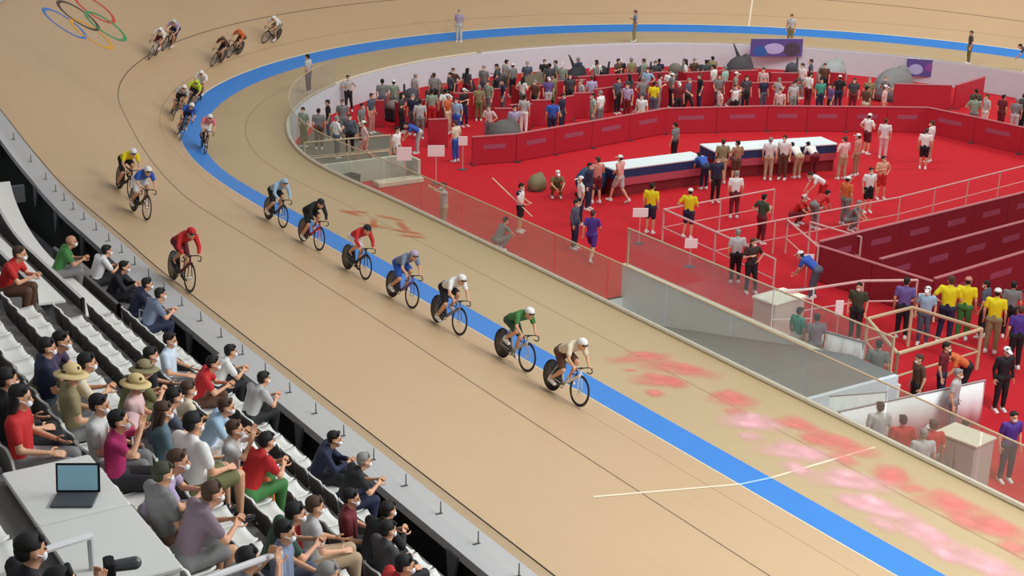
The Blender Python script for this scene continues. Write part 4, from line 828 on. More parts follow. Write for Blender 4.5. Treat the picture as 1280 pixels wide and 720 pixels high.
SPECT=[
(1, -8.12, 'green', 'grey', 'N tan', 'bald person in a green shirt at the dark end of the front row'),
(0, -9.18, 'white', 'black', 'S black', 'person in a white shirt leaning towards the track near the green shirt'),
(0, -8.19, 'black', 'black', 'S black', 'dark haired person in black at the front of the stand beside the white shirt'),
(0, -6.92, 'navy', 'navy', 'S black', 'person in navy in the front row between black and blue grey clothes'),
(0, -6.02, 'bluegrey', 'navy', 'S black', 'person in a blue grey shirt in the front row'),
(1, -1.83, 'patterned', 'grey', 'S black', 'person in a pale blue and white shirt in the second row behind the dark gap'),
(1, -1.09, 'red', 'brown', 'S black', 'person in a bright red top in the middle of the stand'),
(0, -2.66, 'white', 'black', 'S black', 'person in a white shirt in the front row, left of the pair by the rail'),
(0, -1.45, 'lightgrey', 'black', 'S black', 'person in light grey in the front row, right of the pair'),
(3, 1.91, 'olive', 'olive', 'K khaki', 'person in an olive shirt and a khaki bucket hat'),
(3, 2.24, 'palepink', 'brown', 'K straw', 'person in a pale pink shirt and a straw hat'),
(2, -0.11, 'black', 'black', 'S black', 'dark haired person in black above the straw hat'),
(3, 2.79, 'slate', 'grey', 'S black', 'person in a slate shirt right of the straw hat'),
(3, 3.43, 'tealgrey', 'slate', 'H brown', 'person with long brown hair in a teal grey top'),
(2, 1.27, 'cream', 'cream', 'S brown', 'person in a cream shirt below the bright red top'),
(2, 1.89, 'skyblue', 'white', 'S brown', 'person in a light blue top just below the bright red top'),
(2, 2.58, 'palegrey', 'orange', 'S brown', 'person in pale grey with an orange garment near the front'),
(4, 2.03, 'plum', 'olive', 'S black', 'person in a plum shirt and olive trousers reading in the left part'),
(3, -3.74, 'red', 'brown', 'S brown', 'person in a red top at the left edge of the picture'),
(4, 2.54, 'navy', 'slate', 'S black', 'person in navy raising an arm in the left part'),
(4, 3.5, 'khaki', 'grey', 'K straw', 'person in khaki with a straw hat, lower left of the red and white fan'),
(4, 2.45, 'cream', 'grey', 'S black', 'dark haired person in cream beside the red shirt on the left'),
(5, 5.72, 'red', 'grey', 'H black', 'person in a red shirt with long dark hair on the left'),
(4, 4.81, 'magenta', 'black', 'S black', 'person in a magenta top in the left part'),
(4, 5.77, 'lilac', 'grey', 'S brown', 'person in a pale lilac shirt in the middle of the stand'),
(4, 6.15, 'grey', 'brown', 'S darkolive', 'person in a dark grey shirt beside the big white shirt'),
(3, 4.37, 'white', 'olive', 'S black', 'broad backed person in a white shirt and olive shorts'),
(2, 3.28, 'red', 'green', 'S black', 'person in a red shirt in the lower middle of the stand'),
(0, 0.93, 'navy', 'black', 'S black', 'person in dark navy in the front row, upper of the dark group'),
(1, 4.0, 'maroon', 'black', 'S black', 'person in dark maroon in the front row of the dark group'),
(1, 4.59, 'black', 'black', 'S black', 'person in black in the front row of the dark group'),
(0, 1.66, 'black', 'navy', 'S grey', 'grey haired person in black in the front row of the dark group'),
(1, 4.87, 'darkgrey', 'black', 'S black', 'person in dark grey in the front row, lowest of the dark group'),
(2, 6.56, 'red', 'grey', 'S black', 'person in a red top at the bottom edge of the picture'),
(2, 5.03, 'lightgrey', 'beige', 'S brown', 'brown haired person in light grey with beige trousers'),
(3, 7.37, 'white', 'bluegrey', 'S grey', 'grey haired person in a white shirt near the bottom'),
(3, 6.32, 'darkgreen', 'slate', 'S black', 'person in dark green near the bottom'),
(4, 7.99, 'grey', 'grey', 'S black', 'dark haired person in grey just above the right grey railing'),
(3, 6.81, 'bluegrey', 'slate', 'S black', 'person in blue grey at the bottom beside the right railing'),
(4, 6.66, 'mauve', 'grey', 'S brown', 'person in mauve at the bottom in front of the olive shorts'),
(6, 9.4, 'black', 'navy', 'S tan', 'person in a black jacket at the bottom left by the white desk'),
(4, 4.35, 'palegrey', 'grey', 'S black', 'dark haired person in pale grey beside the laptop'),
(6, 9.91, 'black', 'olive', 'S black', 'person in black holding a camera behind the left grey railing'),
(5, 4.82, 'black', 'black', 'S black', 'dark haired person in black in the left part above the red shirt'),
]
def clear(x, y):
    for (x0, y0, x1, y1) in CAB:
        L = math.hypot(x1-x0, y1-y0); ux, uy = (x1-x0)/L, (y1-y0)/L; lx = (x-x0)*ux+(y-y0)*uy; ly = -(x-x0)*uy+(y-y0)*ux
        if -.35 < lx < L+.35 and -.4 < ly < .4: k = .45-ly if ly > -.1 else -.45-ly; x, y = x-uy*k, y+ux*k; lx, ly = lx, ly+k
        if (abs(lx) < .3 or abs(lx-L) < .3) and -.3 < ly < .8:
            k = (.35 if abs(lx) < .3 else L-.35)-lx; x, y = x+ux*k, y+uy*k
    for (ox, oy, r_o) in OBST:
        L = math.hypot(x-ox, y-oy)
        if L < r_o: k = r_o/max(L, .05); x, y = ox+(x-ox)*k, oy+(y-oy)*k
    return x, y
PP = [[x, y] for x, y, *_ in PEOPLE]; NP_ = len(PP)
for i, (x, y, pose, top, low, hair, lab) in enumerate(PEOPLE):
    if 'right table' in lab: PP[i][0] = -22.7+.24*(y-18.75)+.68
    if 'rails of the left ramp' in lab: PP[i][0] += .55
    if 'grey cabinet' in lab: PP[i][0] -= .45
PP += [list(clear(*q)) for q in CROWD]
for it in range(30):
    for i in range(len(PP)):
        for j in range(i):
            ddx, ddy = PP[i][0]-PP[j][0], PP[i][1]-PP[j][1]; L = math.hypot(ddx, ddy)
            if L < .62:
                if L < 1e-4: ddx, ddy, L = 1, 0, 1
                k = (.62-L)/2*.6; PP[i][0] += ddx/L*k; PP[i][1] += ddy/L*k; PP[j][0] -= ddx/L*k; PP[j][1] -= ddy/L*k
    if it % 6 == 5:
        for i in range(len(PP)):
            if PP[i][0] < -31 or PP[i][0] > -1.5: PP[i] = list(clear(*PP[i]))
CROWD = [tuple(q) for q in PP[NP_:]]
FACE = {'seen from behind': 125}
for i, (x, y, pose, top, low, hair, lab) in enumerate(PEOPLE):
    x, y = PP[i]
    near = math.hypot(x-cx, y-cy)
    fa = R(random.choice([-60, -20, 30, 90, 125, 150, 200, 250]))
    if 'behind by' in lab or 'behind the near glass' in lab: fa = R(150)
    if 'table' in lab and pose in ('bend', 'hip'): fa = R(170)
    if 'volunteer' in lab: fa = R(120)
    if 'arms raised' in lab: fa = R(-100)
    if 'long pole' in lab: fa = R(40)
    t = 'white' if top in ('whitenavy',) else top
    zb = ZF
    if RX0 < x < RX1 and y < RY: zb = rz(x)
    p = person((x, y, zb), fa, pose, t, low, hair, lab, scale=random.uniform(.96, 1.03)*(1.1 if 'of the three' in lab else 1), tlong=top in ('navy', 'black', 'slate') and i % 2 == 0)
    if top == 'whitenavy':
        mb = MB(); mb.cap((-.02, .2, 1.36), (.0, .13, 1.4), .078, .07); mb.cap((-.02, -.2, 1.36), (0, -.13, 1.4), .078, .07); mb.obj('shoulder_patch', cm('navy'), p, smooth=True)
fcols = [('grey', 'slate'), ('slate', 'black'), ('darkgrey', 'black'), ('black', 'navy'), ('lightgrey', 'grey'), ('khaki', 'olive'), ('white', 'grey'), ('sage', 'grey'), ('brown', 'black'), ('navy', 'slate'), ('darkgrey', 'maroon'), ('grey', 'black')]
nmcol = dict(grey='grey', slate='slate', darkgrey='dark grey', black='black', lightgrey='light grey', khaki='khaki', white='white', sage='sage green', brown='brown', navy='navy')
hairs = ['S black', 'S black', 'S brown', 'S grey', 'H black', 'C white']
order = sorted(CROWD, key=lambda c: px((c[0], c[1], ZF)))
cnts = {}
for i, (x, y) in enumerate(order):
    top, lo = fcols[(i*7) % len(fcols)]; cnts.setdefault(top, 0); k = cnts[top]; cnts[top] += 1
    person((x, y, ZF), R(random.uniform(0, 360)), random.choice(['stand', 'stand', 'hip', 'walk']), top, 'L '+lo, hairs[(i*5+i//4) % 6],
           f'{nmcol[top]} clad person standing by the far white wall, {ords[k]} such from the left', 'crowd before the far white wall', scale=random.uniform(.95, 1.04))

# officials standing on the inner flat strip
OFF = [(43.45, -3.73, 'lightgrey', 'L black', 'S black', 'stand', 'official in a pale shirt and dark trousers standing alone on the left inner strip'),
       (71.41, -3.81, 'bluegrey', 'L khaki', 'S brown', 'hip', 'official in blue grey and khaki, leftmost of three on the far inner strip'),
       (81.3, -3.96, 'palegrey', 'L khaki', 'S brown', 'stand', 'official in pale grey and khaki, middle of three on the far inner strip'),
       (92.61, -4.15, 'darkgrey', 'L olive', 'S brown', 'stand', 'official in dark grey and olive, rightmost of three on the far inner strip'),
       (96.2, -3.84, 'darkgrey', 'L brown', 'S black', 'bend', 'official in dark clothes bending on the far inner strip at the right edge'),
       (60.98, -1.3, 'lilac', 'L palegrey', 'S grey', 'stand', 'pale figure in lilac standing at the far blue band by itself')]
for (a, d, top, low, hair, pose, lab) in OFF:
    person(surf(a, max(d, -wsafe(a)+.25), .0), R(random.uniform(200, 330)), pose, top, low, hair, lab)

# ---------------------------------------------------------------- bicycles and riders
BX0, BX1 = -.40, .585
def bike_meshes():
    out = {}
    mb = MB(); bb, st, hd_, hb, ra = V((0, 0, .285)), V((-.165, 0, .80)), V((.50, 0, .76)), V((.53, 0, .64)), V((BX0, 0, .335))
    def aero(a, b, r1, r2, fl=.45): mb.cap(a, b, r1, r2, flat=fl, side=(V(b)-V(a)).cross(V((0, 1, 0))), seg=10)
    aero(bb, st, .034, .026); aero(bb, hb, .042, .036); aero(st-V((0, 0, .05)), hd_, .026, .028); aero(hd_, hb, .03, .032, .7)
    for y in (-1, 1): mb.tube([bb+V((-.03, .035*y, 0)), ra+V((0, .055*y, 0))], .012); mb.tube([st+V((0, .012*y, -.08)), ra+V((0, .055*y, 0))], .010)
    mb.cap(st, st+V((-.035, 0, .12)), .018, .016); out['frame'] = mb
    mb = MB(); 
    for y in (-1, 1): mb.cap(V((.535, .03*y, .63)), V((BX1, .052*y, .335)), .02, .011, flat=.6, side=(1, 0, 0))
    mb.cap((.532, -.03, .64), (.532, .03, .64), .03, .03); out['fork'] = mb
    mb = MB(); mb.cap((-.32, 0, .945), (-.22, 0, .945), .065, .05, flat=.35, side=(0, 1, 0)); mb.cap((-.22, 0, .945), (-.06, 0, .94), .045, .018, flat=.5, side=(0, 1, 0)); out['saddle'] = mb
    mb = MB(); mb.tube([(.49, 0, .79), (.55, 0, .81)], .02)
    for y in (-1, 1): mb.tube([(.55, 0, .81), (.55, .12*y, .815), (.57, .18*y, .815), (.63, .19*y, .80), (.655, .19*y, .75), (.62, .19*y, .70), (.54, .19*y, .685), (.49, .19*y, .685)], .013)
    out['handlebar'] = mb
    def wheel(cx_, disc):
        t = MB(); n = 40; t.tube([(cx_+.325*math.cos(2*math.pi*i/n), 0, .335+.325*math.sin(2*math.pi*i/n)) for i in range(n)], .0115, closed=True)
        r_ = MB()
        if disc:
            r_.v = [(cx_, .018, .335), (cx_, -.018, .335)]
            for i in range(n): c_, s_ = math.cos(2*math.pi*i/n), math.sin(2*math.pi*i/n); r_.v += [(cx_+.318*c_, .008, .335+.318*s_), (cx_+.318*c_, -.008, .335+.318*s_)]
            for i in range(n): a, b = 2+2*i, 2+2*((i+1) % n); r_.f += [(0, a, b), (1, b+1, a+1), (a, a+1, b+1, b)]; r_.m += [0]*3
        else:
            for i in range(n):
                c_, s_ = math.cos(2*math.pi*i/n), math.sin(2*math.pi*i/n)
                for rr, yy in ((.318, .009), (.318, -.009), (.27, 0)): r_.v.append((cx_+rr*c_, yy, .335+rr*s_))
            for i in range(n):
                a, b = 3*i, 3*((i+1) % n); r_.f += [(a, a+1, b+1, b), (a+1, a+2, b+2, b+1), (a+2, a, b, b+2)]; r_.m += [0]*3
        sp = MB(); sp.cap((cx_, -.045, .335), (cx_, .045, .335), .018, .018)
        if not disc:
            for i in range(16): t_ = 2*math.pi*i/16; sp.tube([(cx_+.015*math.cos(t_), .03*(-1)**i, .335+.015*math.sin(t_)), (cx_+.275*math.cos(t_+.05), 0, .335+.275*math.sin(t_+.05))], .0022, seg=4)
        return t, r_, sp
    out['fw'] = wheel(BX1, False); out['rw'] = wheel(BX0, True)
    return out
BM = bike_meshes()
def cranks(ph):
    ca = R(ph); bb = V((0, 0, .285)); dirv = V((math.cos(ca), 0, math.sin(ca))); a = MB(); ps = []
    n = 28; a.tube([bb+V((.095*math.cos(2*math.pi*i/n), -.045, .095*math.sin(2*math.pi*i/n))) for i in range(n)], .006, closed=True, seg=6)
    for i in range(5): t = 2*math.pi*i/5; a.tube([bb+V((0, -.045, 0)), bb+V((.09*math.cos(t), -.045, .09*math.sin(t)))], .006, seg=5)
    a.tube([bb+V((0, -.07, 0)), bb+V((0, .07, 0))], .02)
    ch = MB(); ch.tube([bb+V((0, -.045, .095)), V((BX0, -.045, .335+.03)), V((BX0-.03, -.045, .335)), V((BX0, -.045, .335-.03)), bb+V((0, -.045, -.095))], .005, seg=5)
    for sg in (1, -1): e = bb+dirv*.165*sg+V((0, .075*sg, 0)); a.tube([bb+V((0, .07*sg, 0)), e], .011); p = MB(); p.box(e+V((0, .045*sg, 0)), (.09, .06, .018), bev=.005); ps.append(p)
    return a, ch, ps
def memo(d={}):
    return d
BMESH = {}
def bm(key, mb, m):
    if key not in BMESH: BMESH[key] = mb.mesh(key, [m], True)
    return BMESH[key]
CR = {p: cranks(p) for p in CYC}
CARB = mat('carbon_black', '1c1c20', .35); TYRE = mat('tyre_black', '151515', .6); DISC = mat('disc_dark', '26262b', .3, coat=.3); RIM = mat('rim_dark', '2a2a2e', .35)
def cyclist(si, d, jersey, shorts, helmet, ph, blab, rlab, framec='carbon', rise=0, yawo=0, lean=.6, arms=False, legs=None, shoes='white'):
    P = surf(si, d, .012); q = surf(si-.5, d); q2 = surf(si+.5, d)
    f = (q-q2).normalized(); n = nrm(si, d); u = (n*lean+V((0, 0, 1))*(1-lean)).normalized(); u = (u-f*u.dot(f)).normalized(); l_ = u.cross(f)
    Mx = Matrix((f, l_, u)).transposed().to_4x4(); Mx.translation = P-f*.1
    b = bpy.data.objects.new('track_bicycle', None); C.objects.link(b); b.matrix_world = Mx; b['label'] = blab; b['category'] = 'bicycle'; b['group'] = 'racing bicycles on the track'
    r = bpy.data.objects.new('cyclist', None); C.objects.link(r); r.matrix_world = Mx; r['label'] = rlab; r['category'] = 'person'; r['group'] = 'riders on the track'
    fm = CARB if framec == 'carbon' else mat('frame_'+framec, COLS.get(framec, framec), .35)
    for nm in ('frame', 'fork'): o = link(nm, bm(nm, BM[nm], CARB), b); slotmat(o, fm)
    link('saddle', bm('saddle', BM['saddle'], TYRE), b); link('handlebar', bm('handlebar', BM['handlebar'], CARB), b)
    for k, nm in (('fw', 'front_wheel'), ('rw', 'rear_wheel')):
        w = link(nm, bm(k+'t', BM[k][0], TYRE), b); link('rim' if k == 'fw' else 'disc', bm(k+'r', BM[k][1], RIM if k == 'fw' else DISC), w); link('spokes' if k == 'fw' else 'hub', bm(k+'s', BM[k][2], METAL), w)
    a, ch, ps = CR[ph]; link('crankset', bm(f'cr{ph}', a, DMET), b); link('chain', bm(f'ch{ph}', ch, METAL), b)
    for i, p in enumerate(ps): link('pedal', bm(f'pd{ph}{i}', p, DMET), b)
    Pz = CYC[ph]
    o = link('body', Pz['body'], r); slotmat(o, SKIN)
    o = link('jersey', Pz['topL' if arms else 'top'], r); slotmat(o, cm(jersey))
    o = link('shorts', Pz['B'], r); slotmat(o, cm(shorts))
    for s_ in 'LR': o = link('cycling_shoe', Pz['shoe'+s_], r); slotmat(o, cm(shoes))
    o = link('helmet', Pz['helmet'], r); slotmat(o, cm(helmet)); link('visor', Pz['visor'], r)
RD = [
 (4.55, .85, 'cream', 'brown', 'white', 20, 'leading', 'rider in a cream jersey and white helmet leading the line on the near straight', 'white', 'white'),
 (6.75, .68, 'green', 'darkgreen', 'white', -80, 'second', 'rider in a green jersey and white helmet, second in the near line', 'lightgrey', 'white'),
 (9.3, .87, 'white', 'black', 'white', 60, 'third', 'rider in a white jersey and black shorts, third in the near line', 'bluegrey', 'white'),
 (11.4, .95, 'bluegrey', 'blue', 'lilac', 20, 'fourth', 'rider in pale blue with bright blue shorts, fourth in the near line', 'violet', 'white'),
 (13.95, .88, 'red', 'white', 'black', -80, 'fifth', 'rider in a red and white jersey and a black helmet, fifth in the near line', 'carbon', 'black'),
 (16.85, .77, 'black', 'black', 'black', 60, 'sixth', 'rider all in black with a black helmet, sixth in the near line', 'red', 'white'),
 (19.4, .66, 'skyblue', 'black', 'skyblue', 20, 'seventh', 'rider in a light blue jersey, last in the near line', 'carbon', 'white'),
 (11.15, 6.78, 'red', 'maroon', 'red', -80, 'red rider\'s', 'red clad rider alone at the top of the near bank beside the stand', 'maroon', 'black'),
 (18.3, 5.15, 'blue', 'white', 'white', 20, 'blue jersey\'s', 'rider in blue and white high on the left bank before the yellow one', 'carbon', 'white'),
 (21.05, 4.6, 'yellow', 'black', 'white', 60, 'yellow jersey\'s', 'rider in a yellow jersey high on the left bank', 'carbon', 'black'),
 (30.6, -.7, 'pink', 'white', 'white', -80, 'pink jersey\'s', 'rider in pink and white leading the left bend bunch', 'carbon', 'black'),
 (31.7, .1, 'blue', 'navy', 'white', 20, 'dark blue jersey\'s', 'rider in dark blue at the left bend beside the pink one', 'carbon', 'white'),
 (34.4, .35, 'lightgrey', 'black', 'white', 60, 'white and black', 'rider in white and black at the left bend before the lime one', 'carbon', 'black'),
 (36.6, .0, 'lime', 'black', 'lime', -80, 'lime jersey\'s', 'rider in a lime yellow jersey in the left bend bunch', 'carbon', 'white'),
 (38.5, -.15, 'white', 'white', 'white', 20, 'last of the bunch', 'rider all in white at the back of the left bend bunch', 'carbon', 'white'),
 (39.9, 2.5, 'white', 'maroon', 'white', 60, 'upper front', 'rider in white and dark red leading the high pair on the bend', 'white', 'white'),
 (41.8, 2.55, 'lilac', 'navy', 'palegrey', -80, 'upper rear', 'rider in lilac grey second of the high pair on the bend', 'carbon', 'white'),
 (43.9, .9, 'brown', 'black', 'brown', 20, 'brown rider\'s', 'rider in dark brown chasing behind the left bend bunch', 'carbon', 'black'),
 (45.8, 1.0, 'orange', 'brown', 'orange', 60, 'orange jersey\'s', 'rider in an orange jersey chasing behind the left bend bunch', 'carbon', 'black'),
 (49.3, 1.2, 'white', 'khaki', 'white', -80, 'farthest', 'farthest rider, in a white top, alone behind the orange jersey', 'carbon', 'white'),
]
COLS['lime'] = 'c3da2a'
for (a, d, j_, sh_, he_, ph, w_, rl, fc, sc_) in RD:
    bl = {'leading': 'racing bicycle of the leading rider in cream, with a pale frame', 'second': 'racing bicycle under the rider in green', 'third': 'racing bicycle under the white jersey and black shorts', 'fourth': 'racing bicycle under the pale blue rider', 'fifth': 'racing bicycle under the red and white jersey',
          'sixth': 'racing bicycle with a red frame under the rider all in black', 'seventh': 'racing bicycle under the light blue jersey ending the near line', "red rider's": 'dark red racing bicycle at the top of the near bank', "blue jersey's": 'racing bicycle under the blue and white rider high on the left bank',
          "yellow jersey's": 'racing bicycle under the yellow jersey high on the left bank', "pink jersey's": 'racing bicycle under the pink and white rider at the left bend', "dark blue jersey's": 'racing bicycle under the dark blue rider at the left bend', 'white and black': 'racing bicycle under the white and black rider at the left bend',
          "lime jersey's": 'racing bicycle under the lime yellow jersey at the left bend', 'last of the bunch': 'racing bicycle under the all white rider ending the bend bunch', 'upper front': 'pale framed racing bicycle leading the high pair on the bend', 'upper rear': 'racing bicycle under the lilac grey rider high on the bend',
          "brown rider's": 'racing bicycle under the dark brown rider behind the bunch', "orange jersey's": 'racing bicycle under the orange jersey behind the bunch', 'farthest': 'racing bicycle of the farthest rider, near the top of the picture'}[w_]
    cyclist(a, d, j_, sh_, he_, ph, bl, rl, fc, arms=he_ in ('red', 'skyblue', 'black'), shoes=sc_)
AMB = 0.38
W1 = (1, .97, .92); W2 = (.90, .97, 1.0)
LAMPS = [(12, 6, 17, 12, 6, 5300, (6, -2, 0), W2), (-8, 6, 19, 14, 6, 1050, (-8, 2, 0), W1), (-28, 14, 19, 10, 10, 1500, (-34, 12, 0), W1), (-12, 24, 20, 16, 10, 1600, (-18, 24, 0), W1), (-36, 40, 19, 14, 8, 1600, (-44, 44, 0), W1), (-8, 50, 19, 16, 8, 6500, (-14, 56, 0), W1), (-22, 24, 17, 8, 8, 900, (-40, 34, -1), (.92, .98, 1))]  # last entry is an added fill lamp that brightens the far white wall
# ---------------------------------------------------------------- the stand
YB = lambda k: -9.23-k            # back of the seats of row k
ZBk = lambda k: 3.03+.65*k        # top of their backs
ZP = lambda k: ZBk(k)-.38         # seat pans
mb = MB()
for k in range(0, 10):
    zf = ZP(k)-.43; x0 = -17.0 if k else -8.6; x1 = 14
    y0, y1 = YB(k)-.12, YB(k)+.88
    if k == 0: y1 = -8.35
    mb.box(((x0+x1)/2, (y0+y1)/2, zf-.35), (x1-x0, y1-y0, .70), 0)
struct(mb.obj('stand_terrace', STEP))
mb = MB(); mb.box((-2, -8.5, 0), (32, .25, 3.4)); struct(mb.obj('wall_stand', BLK))
mb = MB(); mb.box((-10, -10, -2.2), (90, 26, .2)); struct(mb.obj('lower_floor', BLK))
# the dark, unused block at the far left
mb = MB()
for k in range(2, 9):
    zf = ZP(k)-.6; x0, x1 = -40, -17.0
    mb.box(((x0+x1)/2, YB(k)+.38+(1.2 if k == 0 else 0), zf-.4), (x1-x0, 1.0, .8))
mb.box((-30, -9.6, .3), (26, 3.2, .5)); mb.box((-12.9, -8.9, 1.2), (8.4, 1.1, 1.4)); struct(mb.obj('dark_terrace', NAVYD))
# seats
sm = MB()   # pan
n = 7
def seat_meshes():
    pan = MB(); w = .222
    prof = [(.0, .03), (.06, .0), (.2, -.012), (.34, 0), (.41, .02)]
    pts = []
    for (y, z) in prof:
        for j in range(7):
            t = -1+2*j/6; pts.append((t*w*(1-.12*(y > .35)), y, z+.045*abs(t)**3))
    for dz in (0, -.03): pan.v += [(p[0], p[1], p[2]+dz) for p in pts]
    N = len(pts)
    for i in range(4):
        for j in range(6):
            a = i*7+j; pan.f += [(a, a+1, a+8, a+7), (N+a+7, N+a+8, N+a+1, N+a)]
    rim = [j for j in range(7)]+[i*7+6 for i in range(1, 5)]+[28+j for j in range(5, -1, -1)]+[i*7 for i in range(3, 0, -1)]
    for a, b in zip(rim, rim[1:]+rim[:1]): pan.f.append((b, a, N+a, N+b))
    pan.m = [0]*len(pan.f)
    bk = MB(); pts = []
    prof = [(.0, .02), (-.02, .12), (-.035, .25), (-.05, .34), (-.065, .385)]
    for (y, z) in prof:
        for j in range(7):
            t = -1+2*j/6; ww = w*(1 if z < .3 else .93 if z < .38 else .78); pts.append((t*ww, y+.05*abs(t)**3, z-(.03*abs(t)**3 if z > .3 else 0)))
    N = len(pts); bk.v += pts+[(p[0], p[1]-.028, p[2]-.004) for p in pts]
    for i in range(4):
        for j in range(6):
            a = i*7+j; bk.f.append((a, a+7, a+8, a+1)); bk.m.append(0); bk.f.append((N+a, N+a+1, N+a+8, N+a+7)); bk.m.append(1)
    for a, b in zip(rim, rim[1:]+rim[:1]): bk.f.append((a, b, N+b, N+a)); bk.m.append(0)
    br = MB(); br.box((0, .1, -.24), (.05, .06, .38)); br.box((0, .12, -.05), (.26, .2, .03)); br.box((0, .1, -.42), (.14, .16, .02))
    return pan.mesh('seat_pan', [SEATM], True), bk.mesh('backrest', [SEATM, SEATB], True), br.mesh('bracket', [DMET])
SPAN, SBACK, SBR = seat_meshes()
rowname = ['front row', 'second row', 'third row', 'fourth row', 'fifth row', 'sixth row', 'seventh row', 'eighth row']
seatx = {}
def inview(P, m=130):
    d = V(P)-V((cx, cy, cz)); z = d.dot(fwd)
    if z < 1: return False
    u = 640+FPX*d.dot(rt2)/z; w = 360-FPX*d.dot(up2)/z
    return -m < u < 1280+m and -m < w < 720+m
X0ROW = [-6.9, -5.6, -4.0, -3.0, -3.0, -3.0, -3.0, -3.0]
for k in range(0, 8):
    xs = []; x = X0ROW[k]+.25
    while x < 12:
        if k == 5 and 5.5 < x < 8.6: x += .47; continue
        if inview((x, YB(k)+.2, ZP(k))): xs.append(x)
        x += .47
    seatx[k] = xs
    for x in xs:
        o = empty('stadium_seat', (x, YB(k)+.04, ZP(k)), 0, label=f'white moulded plastic seat with a grey back in the {rowname[k]} of the near stand', category='seat', group=f'white seats in the {rowname[k]} of the near stand')
        link('seat_pan', SPAN, o); link('backrest', SBACK, o); link('bracket', SBR, o)
# long covered benches left of the aisle
for k, (xa, xb, bend) in enumerate([(-11.0, -6.95, 0), (-15.6, -5.75, 1), (-12.5, -4.9, 0), (-9.5, -4.0, 0), (-9, -3.9, 0)]):
    o = empty('long_bench', (xb, YB(k), ZP(k)), 0, label='long pale covered bench left of the aisle, '+['in the front row', 'second row, curved at its far end', 'in the third row', 'in the fourth row', 'in the fifth row'][k], category='bench', group='covered benches left of the aisle')
    n = 24; mb = MB(); bk = MB()
    for i in range(n+1):
        x = xa+(xb-xa)*i/n-xb; sh = 0
        if bend: t = max(0, (-9.2-(x+xb))/6.4); sh = .85*t**1.6
        for (y, z) in ((.0, .03), (.0, 0), (.47, -.02), (.47, .02)): mb.v.append((x, y+sh, z))
        for (y, z) in ((-.05, .36), (0, .38), (.03, .35), (.03, 0), (-.01, -.38), (-.05, 0)): bk.v.append((x, y+sh, z))
    for i in range(n):
        for j in range(4): a = i*4; mb.f.append((a+j, a+(j+1) % 4, a+4+(j+1) % 4, a+4+j)); mb.m.append(0)
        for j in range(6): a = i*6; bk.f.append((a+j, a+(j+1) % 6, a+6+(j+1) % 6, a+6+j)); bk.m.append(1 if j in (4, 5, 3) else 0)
    mb.f += [(0, 3, 2, 1), (n*4, n*4+1, n*4+2, n*4+3)]; mb.m += [0, 0]
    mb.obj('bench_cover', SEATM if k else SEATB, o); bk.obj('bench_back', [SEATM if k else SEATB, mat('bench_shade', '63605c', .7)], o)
    mb = MB()
    for x in (-.3, (xa-xb)/2, xa-xb+.3): mb.box((x, .2 if not (bend and x < -7) else 1.4, -.22), (.08, .3, .4))
    mb.obj('support', DMET, o)
# spectators, each on a seat of its row
used = {k: set() for k in seatx}
for j, (k, x, top, lowc, hair, lab) in enumerate(SPECT):
    k0 = k; xs = seatx.get(k, [])
    if x < X0ROW[k] or k >= 6 or not xs: xx = x
    else:
        xx = min([q for q in xs if q not in used[k]], key=lambda q: abs(q-x)+(.12 if any(abs(q-u_) < .6 for u_ in used[k]) else 0)); 
        if abs(xx-x) > 1.2: print('far seat', lab, x, xx)
        used[k].add(xx)
    pose = 'sitlean' if (j % 3 == 0 or k == 0) else 'sitphoto' if j % 7 == 2 else 'sit'
    if 'broad' in lab: pose = 'sit'
    if 'reading' in lab: pose = 'sitlean'
    if 'camera' in lab: pose = 'sitphoto'
    ht, hc = hair.split()
    z = ZP(k)+.02
    if k == 5 and 5.3 < xx < 9.6: z = ZP(k)+.02
    p = empty('person', (xx, YB(k)+.20, z), R(90+random.uniform(-35, 15)), label=lab, category='person')
    if 'broad' in lab: p.scale = (1.15, 1.15, 1.12); p.location.z += .12
    P = POSES[pose]; hr = hair if ht != 'N' else 'X x'
    dress(p, P, SKIN2 if ht == 'N' else SKIN, top, top in ('black', 'navy', 'darkgrey') and j % 2 == 0, ('B ' if 'shorts' in lab else 'L ')+lowc, hr if ht != 'N' else 'Z z', True, 'sole' if j % 2 else 'black')
    if 'camera' in lab:
        c_ = empty('camera_gear', V(p.location)+V((-.05, .40, .74)), p.rotation_euler.z, label='black camera held up by the person in black behind the left grey railing', category='camera')
        m2 = MB(); m2.box((0, 0, 0), (.07, .14, .1), bev=.01); m2.obj('body', BLK, c_); m2 = MB(); m2.cap((.04, 0, 0), (.16, 0, 0), .04, .045); m2.obj('lens', DMET, c_)
# the standing man at the left edge
person((.9, YB(5)+.45, ZP(5)-.43), R(60), 'stand', 'darkgrey', 'L olive', 'S brown', 'tall person in dark grey and olive standing at the left edge of the stand', tlong=True, scale=1.08)
# white desk, laptop, bags, fan, rails
def desk(x0, x1, y, z, zf, lab):
    o = empty('white_desk', ((x0+x1)/2, y, zf), 0, label=lab, category='desk'); w = x1-x0
    mb = MB(); mb.box((0, 0, z-zf), (w, .8, .05), bev=.015); mb.obj('desk_top', SEATM, o); mb = MB(); mb.box((0, .37, (z-zf)/2), (w-.1, .03, z-zf-.06)); mb.obj('front_panel', GREYW, o)
    for x in (-w/2+.06, w/2-.06): mb = MB(); mb.box((x, 0, (z-zf)/2), (.05, .76, z-zf-.04)); mb.obj('side_panel', GREYW, o)
    return o
z5 = ZP(5)-.43
desk(5.85, 7.0, YB(5)+.25, 6.2, z5, 'pale desk at the lower left of the stand with the laptop on it')
desk(7.02, 8.25, YB(5)+.25, 6.2, z5, 'empty pale desk behind the left grey railing')
o = empty('laptop', (6.72, YB(5)+.25, 6.226), R(150), label='open laptop with a pale blue screen standing on the pale desk', category='laptop')
